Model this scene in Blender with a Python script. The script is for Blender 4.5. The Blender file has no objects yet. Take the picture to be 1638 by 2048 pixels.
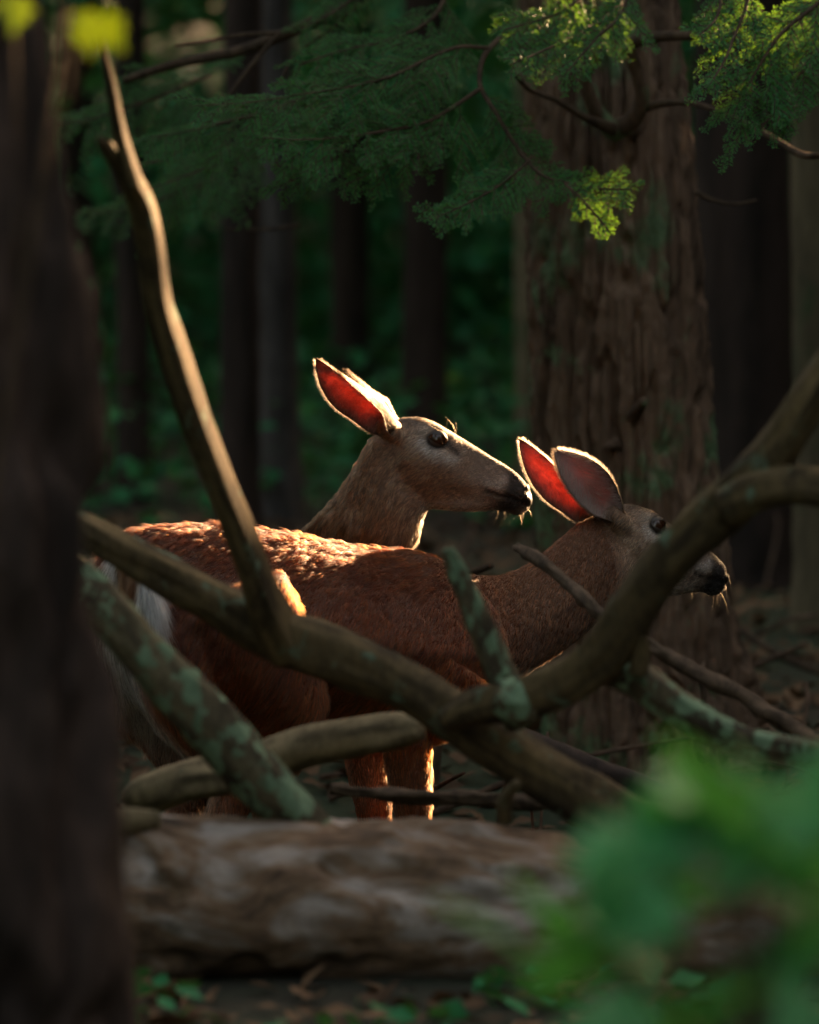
import bpy, bmesh, math, random
import numpy as np
from mathutils import Vector, Matrix

random.seed(7)
rng = np.random.default_rng(11)
S = bpy.context.scene
COL = S.collection

# ------------------------------------------------------------------ camera
CAM_H, PITCH, FPX = 1.30, 0.0267, 13200.0
cam_d = bpy.data.cameras.new('camera')
cam = bpy.data.objects.new('camera', cam_d)
COL.objects.link(cam)
cam.location = (0, 0, CAM_H)
cam.rotation_euler = (math.pi / 2 - PITCH, 0, 0)
cam_d.sensor_fit = 'HORIZONTAL'
cam_d.sensor_width = 24.0
cam_d.lens = FPX / 1638 * 24.0
cam_d.clip_end = 600
cam_d.dof.use_dof = True
cam_d.dof.focus_distance = 12.25
cam_d.dof.aperture_fstop = 3.0
S.camera = cam

# ------------------------------------------------------------------ light
SUN_AZ, SUN_EL = math.radians(53), math.radians(17)      # azimuth from +x towards +y
SUN = np.array([math.cos(SUN_EL) * math.cos(SUN_AZ), math.cos(SUN_EL) * math.sin(SUN_AZ), math.sin(SUN_EL)])
wd = bpy.data.worlds.new('World')
S.world = wd
wd.use_nodes = True
nt = wd.node_tree
sky = nt.nodes.new('ShaderNodeTexSky')
sky.sky_type = 'NISHITA'
sky.sun_disc = False
sky.dust_density = 8.0
sky.ozone_density = 0.2
sky.sun_elevation = SUN_EL
sky.sun_rotation = math.atan2(SUN[0], SUN[1])
nt.nodes['Background'].inputs['Strength'].default_value = 0.095
warm = nt.nodes.new('ShaderNodeMix')               # even warm tint over the sky colour, for a warmer white balance
warm.data_type = 'RGBA'
warm.blend_type = 'MULTIPLY'
warm.inputs[0].default_value = 1.0
warm.inputs[7].default_value = (1.0, 0.83, 0.64, 1)
nt.links.new(sky.outputs[0], warm.inputs[6])
nt.links.new(warm.outputs[2], nt.nodes['Background'].inputs['Color'])
sd = bpy.data.lights.new('sun', 'SUN')
sd.energy = 5.0
sd.angle = math.radians(0.5)
sd.color = (1.0, 0.62, 0.32)
so = bpy.data.objects.new('sun', sd)
so.rotation_euler = Vector(SUN).to_track_quat('Z', 'Y').to_euler()
so.location = Vector(SUN) * 60
COL.objects.link(so)
vs = S.view_settings
vs.view_transform = 'Standard'
vs.look = 'None'
vs.exposure = 3.3
vs.gamma = 1.0
S.cycles.use_denoising = True
S.cycles.max_bounces = 8
S.cycles.diffuse_bounces = 3
S.cycles.glossy_bounces = 3
S.cycles.transmission_bounces = 6
S.cycles.transparent_max_bounces = 6
S.cycles.sample_clamp_indirect = 4.0
S.cycles.caustics_reflective = False
S.cycles.caustics_refractive = False
S.render.hair_type = 'STRIP'

# ------------------------------------------------------------------ helpers
_cp, _sp = math.cos(PITCH), math.sin(PITCH)


def W(px, py, depth):
    """photo pixel + distance along +y -> world point"""
    dx, dy = (px - 819) / FPX, -(py - 1024) / FPX
    d = np.array([dx, _cp + dy * _sp, -_sp + dy * _cp])
    return np.array([0, 0, CAM_H]) + d * (depth / d[1])


def PXM(depth):
    return FPX / depth


def nrm(v):
    v = np.asarray(v, float)
    return v / max(np.linalg.norm(v), 1e-9)


def nrmr(a):
    return a / np.maximum(np.linalg.norm(a, axis=-1, keepdims=True), 1e-9)


def _hash(ix, iy, iz, seed):
    h = (ix.astype(np.int64) * 374761393 + iy.astype(np.int64) * 668265263 + iz.astype(np.int64) * 2147483647 + seed * 1274126177) & 0xffffffff
    h = ((h ^ (h >> 13)) * 1274126177) & 0xffffffff
    h = ((h ^ (h >> 16)) * 2246822519) & 0xffffffff
    h = h ^ (h >> 15)
    return (h & 0xffffff) / float(0xffffff)


def vn(p, seed=0):
    """value noise in -1..1"""
    p = np.asarray(p, float)
    f = np.floor(p)
    t = p - f
    t = t * t * t * (t * (t * 6 - 15) + 10)
    i = f.astype(np.int64)
    r = 0
    for a in (0, 1):
        for b in (0, 1):
            for c in (0, 1):
                w = (t[..., 0] if a else 1 - t[..., 0]) * (t[..., 1] if b else 1 - t[..., 1]) * (t[..., 2] if c else 1 - t[..., 2])
                r = r + w * _hash(i[..., 0] + a, i[..., 1] + b, i[..., 2] + c, seed)
    return r * 2 - 1


def fbm(p, o=4, seed=0):
    p = np.asarray(p, float)
    r, a, n = 0, 1.0, 0
    for k in range(o):
        r = r + a * vn(p * (2.03 ** k) + 7.3 * k, seed + k)
        n += a
        a *= 0.5
    return r / n


def sstep(a, b, x):
    t = np.clip((x - a) / (b - a), 0, 1)
    return t * t * (3 - 2 * t)


def cr(P, n):
    """Catmull-Rom resample of control rows P to n rows (uniform in parameter)"""
    P = np.asarray(P, float)
    m = len(P)
    Q = np.vstack([2 * P[0] - P[1], P, 2 * P[-1] - P[-2]])
    u = np.linspace(0, m - 1, n)
    i = np.minimum(u.astype(int), m - 2)
    t = (u - i)[:, None]
    a, b, c, d = Q[i], Q[i + 1], Q[i + 2], Q[i + 3]
    return 0.5 * (2 * b + (c - a) * t + (2 * a - 5 * b + 4 * c - d) * t * t + (3 * b - a - 3 * c + d) * t ** 3)


def mesh_np(name, V, F, mat=None, smooth=True):
    """V (n,3); F (m,k) array or list of arrays"""
    me = bpy.data.meshes.new(name)
    Fs = F if isinstance(F, list) else [F]
    Fs = [np.asarray(f, np.int32) for f in Fs if len(f)]
    V = np.ascontiguousarray(V, np.float32)
    me.vertices.add(len(V))
    me.vertices.foreach_set('co', V.ravel())
    tot = np.concatenate([np.full(len(f), f.shape[1], np.int32) for f in Fs])
    idx = np.concatenate([f.ravel() for f in Fs])
    me.loops.add(len(idx))
    me.loops.foreach_set('vertex_index', idx)
    me.polygons.add(len(tot))
    me.polygons.foreach_set('loop_start', np.concatenate([[0], np.cumsum(tot)[:-1]]).astype(np.int32))
    me.polygons.foreach_set('loop_total', tot)
    me.polygons.foreach_set('use_smooth', np.full(len(tot), smooth))
    me.update(calc_edges=True)
    me.validate()
    if mat:
        me.materials.append(mat)
    return me


def link(name, data, parent=None, **props):
    o = bpy.data.objects.new(name, data)
    COL.objects.link(o)
    if parent is not None:
        o.parent = parent
        if parent.matrix_world != Matrix():
            o.matrix_parent_inverse = Matrix.Translation(-Vector(parent.location))
    for k, v in props.items():
        o[k] = v
    return o


def thing(name, loc, label, category, group=None):
    o = bpy.data.objects.new(name, None)
    COL.objects.link(o)
    o.location = Vector([float(c) for c in loc])
    o.empty_display_size = 0.1
    o['label'] = label
    o['category'] = category
    if group:
        o['group'] = group
    return o


def kid(name, me, parent, **props):
    """mesh in world coordinates -> child of an Empty placed at its base"""
    o = bpy.data.objects.new(name, me)
    COL.objects.link(o)
    o.parent = parent
    q, off = parent, Vector()
    while q is not None:
        off += q.location
        q = q.parent
    o.location = -off
    for k, v in props.items():
        o[k] = v
    return o


def attr_col(me, C, name='col'):
    a = me.attributes.new(name, 'FLOAT_COLOR', 'POINT')
    C4 = np.ones((len(C), 4), np.float32)
    C4[:, :3] = C
    a.data.foreach_set('color', C4.ravel())


def frames(P):
    """parallel-transport frames along polyline P -> N, B"""
    T = np.gradient(P, axis=0)
    T = nrmr(T)
    up = np.array([0, 0, 1.0]) if abs(T[0][2]) < 0.9 else np.array([1.0, 0, 0])
    n = nrm(np.cross(np.cross(T[0], up), T[0]))
    N = [n]
    for i in range(1, len(P)):
        n = N[-1] - T[i] * np.dot(N[-1], T[i])
        N.append(nrm(n))
    N = np.array(N)
    return N, np.cross(T, N), T


def tube_np(P, R, n=16, disp=None, cap=True):
    """P (m,3) R (m,) -> V, F ; disp(pos, theta, s)->offset in metres"""
    m = len(P)
    N, B, T = frames(P)
    th = np.linspace(0, 2 * np.pi, n, endpoint=False)
    dirs = N[:, None, :] * np.cos(th)[None, :, None] + B[:, None, :] * np.sin(th)[None, :, None]
    r = np.repeat(R[:, None], n, 1)
    V = P[:, None, :] + dirs * r[..., None]
    if disp is not None:
        V = V + dirs * disp(V, th[None, :], P)[..., None]
    V = V.reshape(-1, 3)
    i, j = np.meshgrid(np.arange(m - 1), np.arange(n), indexing='ij')
    a = i * n + j
    b = i * n + (j + 1) % n
    F = [np.stack([a, b, b + n, a + n], -1).reshape(-1, 4)]
    if cap:
        V = np.vstack([V, P[0] - T[0] * R[0] * .25, P[-1] + T[-1] * R[-1] * .25])
        k = np.arange(n)
        F.append(np.stack([np.full(n, m * n), (k + 1) % n, k], -1))
        F.append(np.stack([np.full(n, m * n + 1), (m - 1) * n + k, (m - 1) * n + (k + 1) % n], -1))
    return V, F


def merge(parts):
    Vs, out, off = [], {}, 0
    for V, F in parts:
        Fs = F if isinstance(F, list) else [F]
        for f in Fs:
            f = np.asarray(f)
            out.setdefault(f.shape[1], []).append(f + off)
        Vs.append(V)
        off += len(V)
    return np.vstack(Vs), [np.vstack(v) for v in out.values()]


# ------------------------------------------------------------------ materials
def new_mat(name):
    m = bpy.data.materials.new(name)
    m.use_nodes = True
    t = m.node_tree
    return m, t, t.nodes['Principled BSDF']


def N_(t, kind, **kw):
    n = t.nodes.new(kind)
    for k, v in kw.items():
        if k.startswith('i_'):
            n.inputs[k[2:].replace('_', ' ')].default_value = v
        else:
            setattr(n, k, v)
    return n


def ramp(t, fac, stops):
    r = t.nodes.new('ShaderNodeValToRGB')
    e = r.color_ramp.elements
    while len(e) < len(stops):
        e.new(0.5)
    for el, (p, c) in zip(e, stops):
        el.position = p
        el.color = (*c, 1) if len(c) == 3 else c
    t.links.new(fac, r.inputs[0])
    return r.outputs[0]


def noise(t, scale, detail=5, rough=0.6, vec=None, dist=0.0):
    n = t.nodes.new('ShaderNodeTexNoise')
    n.inputs['Scale'].default_value = scale
    n.inputs['Detail'].default_value = detail
    n.inputs['Roughness'].default_value = rough
    n.inputs['Distortion'].default_value = dist
    if vec is not None:
        t.links.new(vec, n.inputs['Vector'])
    return n.outputs['Fac']


def coords(t, scale=(1, 1, 1), kind='Object'):
    c = t.nodes.new('ShaderNodeTexCoord')
    m = t.nodes.new('ShaderNodeMapping')
    m.inputs['Scale'].default_value = scale
    t.links.new(c.outputs[kind], m.inputs['Vector'])
    return m.outputs[0]


def mixc(t, fac, a, b):
    m = t.nodes.new('ShaderNodeMix')
    m.data_type = 'RGBA'
    for s, v in ((m.inputs[0], fac), (m.inputs[6], a), (m.inputs[7], b)):
        if isinstance(v, (int, float)):
            s.default_value = v
        elif isinstance(v, tuple):
            s.default_value = (*v, 1)
        else:
            t.links.new(v, s)
    return m.outputs[2]


def bump(t, h, bs, strength=0.5, dist=0.01):
    b = t.nodes.new('ShaderNodeBump')
    b.inputs['Strength'].default_value = strength
    b.inputs['Distance'].default_value = dist
    t.links.new(h, b.inputs['Height'])
    t.links.new(b.outputs[0], bs.inputs['Normal'])


def bark_mat(name, dark, light, moss=None, moss_lo=0.58, moss_hi=0.68, scale=9, stretch=0.22, moss_scale=7, rough=0.85, streak=False):
    m, t, b = new_mat(name)
    v = coords(t, (1, 1, stretch))
    n1 = noise(t, scale, 8, 0.65, v, 0.6)
    c = ramp(t, n1, [(0.38, dark), (0.62, light)])
    n2 = noise(t, scale * 6, 6, 0.7, v)
    c = mixc(t, 0.35, c, ramp(t, n2, [(0.3, tuple(x * .45 for x in dark)), (0.7, tuple(min(1, x * 1.3) for x in light))]))
    if streak:          # grain and peeled stripes running along the limb
        at = N_(t, 'ShaderNodeAttribute', attribute_name='grain')
        c = mixc(t, at.outputs['Fac'], c, ramp(t, n1, [(0.3, tuple(x * .3 for x in dark)), (0.7, tuple(x * .6 for x in dark))]))
        at2 = N_(t, 'ShaderNodeAttribute', attribute_name='peel')
        c = mixc(t, at2.outputs['Fac'], c, ramp(t, n2, [(0.3, tuple(x * 1.1 for x in light)), (0.7, tuple(min(1, x * 1.9) for x in light))]))
    if moss:
        v2 = coords(t, (1, 1, .7))
        k = ramp(t, noise(t, moss_scale, 5, 0.62, v2, 0.3), [(moss_lo, (0, 0, 0)), (moss_hi, (1, 1, 1))])
        mc = ramp(t, noise(t, 60, 4, 0.6, v2), [(0.3, tuple(x * .5 for x in moss)), (0.7, moss)])
        c = mixc(t, k, c, mc)
    t.links.new(c, b.inputs['Base Color'])
    b.inputs['Roughness'].default_value = rough
    b.inputs['Specular IOR Level'].default_value = 0.25
    bump(t, n2, b, 0.6, 0.004)
    return m


def leaf_mat(name, c0, c1, trans, tw=0.45, rough=0.45, spec=0.4):
    m, t, b = new_mat(name)
    g = t.nodes.new('ShaderNodeNewGeometry')
    col = ramp(t, g.outputs['Random Per Island'], [(0.0, c0), (1.0, c1)])
    t.links.new(col, b.inputs['Base Color'])
    b.inputs['Roughness'].default_value = rough
    b.inputs['Specular IOR Level'].default_value = spec
    tr = t.nodes.new('ShaderNodeBsdfTranslucent')
    tr.inputs['Color'].default_value = (*trans, 1)
    mx = t.nodes.new('ShaderNodeMixShader')
    mx.inputs[0].default_value = tw
    t.links.new(b.outputs[0], mx.inputs[1])
    t.links.new(tr.outputs[0], mx.inputs[2])
    t.links.new(mx.outputs[0], t.nodes['Material Output'].inputs['Surface'])
    return m


M_hembark = bark_mat('hemlock_bark', (0.04, 0.025, 0.017), (0.21, 0.135, 0.09), (0.15, 0.23, 0.12), 0.55, 0.64, 10, 0.16, 6)
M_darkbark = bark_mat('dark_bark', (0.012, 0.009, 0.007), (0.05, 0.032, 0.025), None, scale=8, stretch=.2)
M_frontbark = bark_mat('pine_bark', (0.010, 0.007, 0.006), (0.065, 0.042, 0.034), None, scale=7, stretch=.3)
M_greybark = bark_mat('grey_bark', (0.025, 0.022, 0.021), (0.12, 0.105, 0.10), None, scale=6, stretch=.3)
M_tanbark = bark_mat('tan_bark', (0.07, 0.058, 0.036), (0.22, 0.175, 0.105), (0.08, 0.11, 0.05), .55, .7, 6, .2)
M_dead = bark_mat('dead_wood', (0.028, 0.02, 0.011), (0.14, 0.10, 0.048), (0.16, 0.22, 0.15), 0.59, 0.66, 14, .5, 22, streak=True)
M_lichen = bark_mat('lichen_wood', (0.028, 0.022, 0.016), (0.14, 0.115, 0.07), (0.22, 0.33, 0.21), 0.50, 0.56, 14, .6, 32, streak=True)
M_pale = bark_mat('pale_wood', (0.08, 0.062, 0.036), (0.27, 0.21, 0.12), (0.11, 0.17, 0.13), 0.66, 0.74, 12, .5, 22, streak=True)
M_twig = bark_mat('twig_bark', (0.03, 0.02, 0.013), (0.12, 0.08, 0.052), None, scale=30, stretch=.5)
M_twigwarm = bark_mat('twig_bark_brown', (0.05, 0.03, 0.02), (0.17, 0.11, 0.075), None, scale=30, stretch=.5)

# log: weathered, patches of peeled grey wood between brown rotten bark
M_log, t, b = new_mat('log_bark')
v = coords(t, (0.45, 1, 1))
k = noise(t, 11, 8, 0.62, v, 0.7)
c = ramp(t, k, [(0.33, (0.014, 0.010, 0.008)), (0.41, (0.08, 0.046, 0.027)), (0.49, (0.22, 0.13, 0.075)), (0.54, (0.27, 0.21, 0.17)), (0.61, (0.46, 0.40, 0.37))])
k2 = noise(t, 40, 8, 0.7, coords(t, (0.3, 1, 1)))
c = mixc(t, 0.28, c, ramp(t, k2, [(0.35, (0.01, 0.008, 0.007)), (0.65, (0.26, 0.18, 0.12))]))
t.links.new(c, b.inputs['Base Color'])
b.inputs['Roughness'].default_value = 0.9
bump(t, k2, b, 0.7, 0.006)

# forest floor
M_ground, t, b = new_mat('forest_floor')
v = coords(t)
k = noise(t, 4, 9, 0.7, v)
c = ramp(t, k, [(0.35, (0.006, 0.005, 0.004)), (0.52, (0.022, 0.015, 0.010)), (0.68, (0.055, 0.036, 0.023))])
k3 = ramp(t, noise(t, 0.35, 4, 0.6, v), [(0.4, (0, 0, 0)), (0.52, (1, 1, 1))])
c = mixc(t, k3, c, ramp(t, noise(t, 12, 6, .7, v), [(0.3, (0.012, 0.022, 0.008)), (0.7, (0.035, 0.06, 0.02))]))
t.links.new(c, b.inputs['Base Color'])
b.inputs['Roughness'].default_value = 0.95
bump(t, noise(t, 25, 8, .75, v), b, 0.8, 0.03)

M_needle = leaf_mat('hemlock_needle', (0.018, 0.15, 0.05), (0.07, 0.27, 0.065), (0.13, 0.26, 0.015), 0.42, 0.45, 0.4)
M_leaf = leaf_mat('maple_leaf', (0.05, 0.31, 0.095), (0.09, 0.41, 0.13), (0.10, 0.36, 0.045), 0.4, 0.4)
M_leaf_sun = leaf_mat('sunlit_leaf', (0.10, 0.22, 0.02), (0.13, 0.26, 0.03), (0.13, 0.19, 0.004), 0.5, 0.4)  # maple leaf made yellower, with sunlight put into its colour
M_under = leaf_mat('undergrowth_leaf', (0.02, 0.20, 0.085), (0.055, 0.32, 0.12), (0.06, 0.16, 0.03), 0.35, 0.6, 0.2)
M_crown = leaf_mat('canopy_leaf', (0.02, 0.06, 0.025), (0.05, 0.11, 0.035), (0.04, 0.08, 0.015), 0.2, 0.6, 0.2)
M_litter = leaf_mat('litter_leaf', (0.06, 0.035, 0.02), (0.19, 0.115, 0.065), (0.1, 0.05, 0.02), 0.1, 0.8, 0.2)

# coat, read from the colour carried by the mesh / the strands
M_skin, t, b = new_mat('deer_coat_base')
a = N_(t, 'ShaderNodeAttribute', attribute_name='col')
t.links.new(a.outputs['Color'], b.inputs['Base Color'])
b.inputs['Roughness'].default_value = 0.75
b.inputs['Specular IOR Level'].default_value = 0.2

M_hair, t, b = new_mat('deer_hair')
t.nodes.remove(b)
h = t.nodes.new('ShaderNodeBsdfHairPrincipled')
h.model = 'CHIANG'
h.parametrization = 'COLOR'
a = N_(t, 'ShaderNodeAttribute', attribute_name='col')
t.links.new(a.outputs['Color'], h.inputs['Color'])
h.inputs['Roughness'].default_value = 0.38
h.inputs['Radial Roughness'].default_value = 0.55
h.inputs['Coat'].default_value = 0.0
h.inputs['IOR'].default_value = 1.45
h.inputs['Random Roughness'].default_value = 0.2
t.links.new(h.outputs[0], t.nodes['Material Output'].inputs['Surface'])

M_eye, t, b = new_mat('eye_ball')
b.inputs['Base Color'].default_value = (0.035, 0.012, 0.005, 1)
b.inputs['Roughness'].default_value = 0.1
b.inputs['Specular IOR Level'].default_value = 0.4
b.inputs['Coat Weight'].default_value = 0.3
b.inputs['Coat Roughness'].default_value = 0.02
M_lid, t, b = new_mat('eyelid_skin')
b.inputs['Base Color'].default_value = (0.028, 0.018, 0.013, 1)
b.inputs['Roughness'].default_value = 0.5
M_nose, t, b = new_mat('nose_leather')
b.inputs['Base Color'].default_value = (0.016, 0.013, 0.013, 1)
b.inputs['Roughness'].default_value = 0.5
bump(t, noise(t, 420, 2, .5, coords(t)), b, .5, .001)
M_hoof, t, b = new_mat('hoof_horn')
b.inputs['Base Color'].default_value = (0.02, 0.017, 0.015, 1)
b.inputs['Roughness'].default_value = 0.45

# ears: thin skin that glows red with the sun behind it
M_ear, t, b = new_mat('ear_skin')
a = N_(t, 'ShaderNodeAttribute', attribute_name='col')
t.links.new(a.outputs['Color'], b.inputs['Base Color'])
b.inputs['Roughness'].default_value = 0.7
tr = t.nodes.new('ShaderNodeBsdfTranslucent')
a2 = N_(t, 'ShaderNodeAttribute', attribute_name='thin')
vein = ramp(t, noise(t, 60, 5, .6, coords(t), 1.5), [(0.35, (0.34, 0.05, 0.045)), (0.6, (0.8, 0.2, 0.16))])
tc = t.nodes.new('ShaderNodeMix')
tc.data_type = 'RGBA'
tc.blend_type = 'MULTIPLY'
tc.inputs[0].default_value = 1
t.links.new(vein, tc.inputs[6])
t.links.new(a2.outputs['Color'], tc.inputs[7])
t.links.new(tc.outputs[2], tr.inputs['Color'])
mx = t.nodes.new('ShaderNodeMixShader')
mx.inputs[0].default_value = 0.5
t.links.new(b.outputs[0], mx.inputs[1])
t.links.new(tr.outputs[0], mx.inputs[2])
t.links.new(mx.outputs[0], t.nodes['Material Output'].inputs['Surface'])


# ------------------------------------------------------------------ ground
GY = np.array([-15, 0, 6, 8.6, 9.5, 10.3, 11.0, 11.7, 12.6, 13.4, 14.5, 18, 25, 40, 60, 160.])
GZ = np.array([-.1, 0, .08, .22, .31, .31, .10, 0.0, .03, .2, .37, .55, .95, 3.2, 9, 40.])


def ground_z(x, y):
    x, y = np.asarray(x, float), np.asarray(y, float)
    z = np.interp(y, GY, GZ)
    p = np.stack([x * .8, y * .8, x * 0], -1)
    return z + 0.035 * fbm(p, 3, 5) + 0.25 * vn(np.stack([x * .07, y * .07, x * 0], -1), 9) * sstep(2, 8, np.abs(x))


def axis(parts):
    return np.unique(np.concatenate([np.linspace(*p) for p in parts]))


gx = axis([(-150, -6, 40), (-6, 6, 160), (6, 150, 40)])
gy = axis([(-15, 8, 40), (8, 20, 200), (20, 60, 80), (60, 160, 30)])
X, Y = np.meshgrid(gx, gy)
Z = ground_z(X, Y)
V = np.stack([X, Y, Z], -1).reshape(-1, 3)
nx_, ny_ = len(gx), len(gy)
i, j = np.meshgrid(np.arange(ny_ - 1), np.arange(nx_ - 1), indexing='ij')
a = i * nx_ + j
F = np.stack([a, a + 1, a + nx_ + 1, a + nx_], -1).reshape(-1, 4)
link('ground', mesh_np('ground', V, F, M_ground), kind='structure')


def cards(P, size, aspect=1.6, up_bias=0.3, fold=0.0, seed=0):
    """diamond leaf faces at points P"""
    r = np.random.default_rng(seed)
    n = len(P)
    nr = r.normal(size=(n, 3))
    nr[:, 2] += up_bias * 2
    nr = nrmr(nr)
    d = nrmr(np.cross(nr, r.normal(size=(n, 3))))
    s = np.cross(nr, d)
    sz = (np.asarray(size) * (0.6 + 0.8 * r.random(n)))[:, None]
    A = P - d * sz * .5
    B = P + s * sz * .5 / aspect + nr * sz * fold
    C = P + d * sz * .5
    D = P - s * sz * .5 / aspect + nr * sz * fold
    V = np.stack([A, B, C, D], 1).reshape(-1, 3)
    F = np.arange(4 * n).reshape(-1, 4)
    return V, F


n = 9000
lx = rng.uniform(-2.2, 2.2, n)
ly = 10.9 + 10 * rng.random(n) ** 1.3
lx[:700] *= .6
ly[:700] = rng.uniform(8.7, 9.95, 700)
P = np.stack([lx, ly, ground_z(lx, ly) + .012], -1)
V, F = cards(P, .06, 1.5, 1.6, .08, 3)
link('leaf_litter', mesh_np('leaf_litter', V, F, M_litter, False), kind='stuff',
     label='brown fallen leaves scattered over the forest floor', category='leaf litter')


# ------------------------------------------------------------------ trunks
def bark_disp(amp, f, stretch, seed):
    def fn(V, th, P):
        q = V * np.array([f, f, f * stretch])
        w = 0.6 * fbm(V * np.array([3, 3, 1.2]), 2, seed + 40)[..., None]
        a = vn(q + w * 1.5, seed)
        bb = vn(q * 1.9 + 11 + w, seed + 3)
        ridge = 1 - np.abs(a * .7 + bb * .3) * 2.2
        furrow = sstep(0.25, 0.95, ridge)
        fine = fbm(V * np.array([f * 3, f * 3, f * 1.0]), 3, seed + 8)
        return amp * (-furrow + .35 * fine + .2)
    return fn


def trunk_mesh(ctrl, nring, nseg, disp, mat, name='trunk'):
    """ctrl rows (x,y,z,r) from the base upward"""
    C = cr(np.array(ctrl), nring)
    V, F = tube_np(C[:, :3], C[:, 3], nseg, disp)
    return mesh_np(name, V, F, mat)


def px_trunk(rows, depth, below=True):
    """rows (py, left px, right px) -> control rows from base to top"""
    out = []
    for py, l, r in sorted(rows, reverse=True):
        c = W((l + r) / 2, py, depth)
        out.append((*c, (r - l) / 2 / PXM(depth)))
    return out


SHADE = []    # foliage kept between the sun and these points to shade them
LIT = []      # (world point, radius) towards which sun gaps are cut through the crowns


def lit(px, py, depth, r):
    LIT.append((W(px, py, depth), r))


def crown_cards(center, rx, rz0, rz1, n, size, seed, conical=True):
    r = np.random.default_rng(seed)
    u = r.random(n)
    z = rz0 + (rz1 - rz0) * u
    rad = rx * ((1 - u) ** .8 * .95 + .05 if conical else np.sqrt(np.clip(1 - (2 * u - 1) ** 2, 0.03, 1)))
    # clumps: whorls of boughs
    nb = 60
    ba = r.random(nb) * 2 * np.pi
    bz = r.random(nb)
    k = r.integers(0, nb, n)
    z = rz0 + (rz1 - rz0) * np.clip(bz[k] + r.normal(0, .03, n), 0, 1)
    u = (z - rz0) / (rz1 - rz0)
    rad = rx * ((1 - u) ** .8 * .95 + .05 if conical else np.sqrt(np.clip(1 - (2 * u - 1) ** 2, 0.03, 1)))
    q = np.sqrt(r.random(n))
    an = ba[k] + r.normal(0, .38, n)
    P = np.stack([center[0] + rad * q * np.cos(an), center[1] + rad * q * np.sin(an), center[2] + z - .25 * rad * q], -1)
    return P


def beams(P, pad=0.0):
    keep = np.ones(len(P), bool)
    for p, r in LIT:
        d = P - p
        t = d @ SUN
        perp = np.linalg.norm(d - t[:, None] * SUN, axis=1)
        keep &= ~((perp < r + pad) & (t > 0.3))
    for p, r in SHADE:
        d = P - p
        t = d @ SUN
        keep |= (np.linalg.norm(d - t[:, None] * SUN, axis=1) < r) & (t > 3)
    return keep


def clear_of_beams(x, y, gap):
    """does a trunk at x, y stand clear of the sunbeams?"""
    h = SUN[:2] / np.linalg.norm(SUN[:2])
    for p, r in LIT:
        d = np.array([x, y]) - p[:2]
        t_ = d @ h
        if t_ > 0 and np.linalg.norm(d - t_ * h) < r * .6 + gap and p[2] + t_ * SUN[2] / np.linalg.norm(SUN[:2]) < 13:
            return False
    return True


def limb_tubes(base, h, r0, n, seed, z0=.45, length=2.0):
    r = np.random.default_rng(seed)
    parts = []
    z0 = max(z0, .2)
    for k in range(n):
        a = r.random() * 2 * np.pi
        z = h * (z0 + (.95 - z0) * k / n)
        L = length * (1 - .75 * (k / n)) * (.7 + .6 * r.random())
        p0 = np.array([base[0], base[1], base[2] + z])
        d = np.array([math.cos(a), math.sin(a), .15])
        P = np.stack([p0, p0 + d * L * .4 + [0, 0, .05], p0 + d * L * .75 - [0, 0, .05 * L], p0 + d * L - [0, 0, .2 * L]])
        P = cr(P, 8)
        if not beams(P, .04).all():
            continue
        parts.append(tube_np(P, np.linspace(r0 * .28, r0 * .04, 8), 6))
    return parts


def forest_tree(x, y, r0, h, mat, label, seed, group='added shade trees around the clearing', crown_r=2.4, crown_z=.3, ncards=2600, card=.34,
                lean=0.0, name='forest_tree', conical=True, filt=True):  # default name is also used for the added shade trees
    z = float(ground_z(x, y)) - .06
    base = np.array([x, y, z])
    root = thing(name, base, label, 'tree', group)
    top = base + [lean * h, 0, h]
    ctrl = [(*base, r0 * 1.5), (*(base + (top - base) * .03), r0 * 1.1), (*(base + (top - base) * .12), r0), (*(base + (top - base) * .5), r0 * .7),
            (*(base + (top - base) * .8), r0 * .35), (*top, r0 * .05)]
    kid('trunk', trunk_mesh(ctrl, 70, 28, bark_disp(r0 * .12, 3.0 / r0 * .35, .2, seed), mat), root)
    for V, F in limb_tubes(base, h, r0, 8 if ncards < 2000 else 5, seed, crown_z, crown_r):
        kid('limb', mesh_np('limb', V, F, mat), root)
    P = crown_cards(base, crown_r, h * crown_z, h * 1.02, ncards, card, seed, conical)
    if filt:
        P = P[beams(P, card * .25)]
    V, F = cards(P, card, 1.5, .5, .06, seed)
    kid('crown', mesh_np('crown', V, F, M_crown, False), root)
    return root


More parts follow.
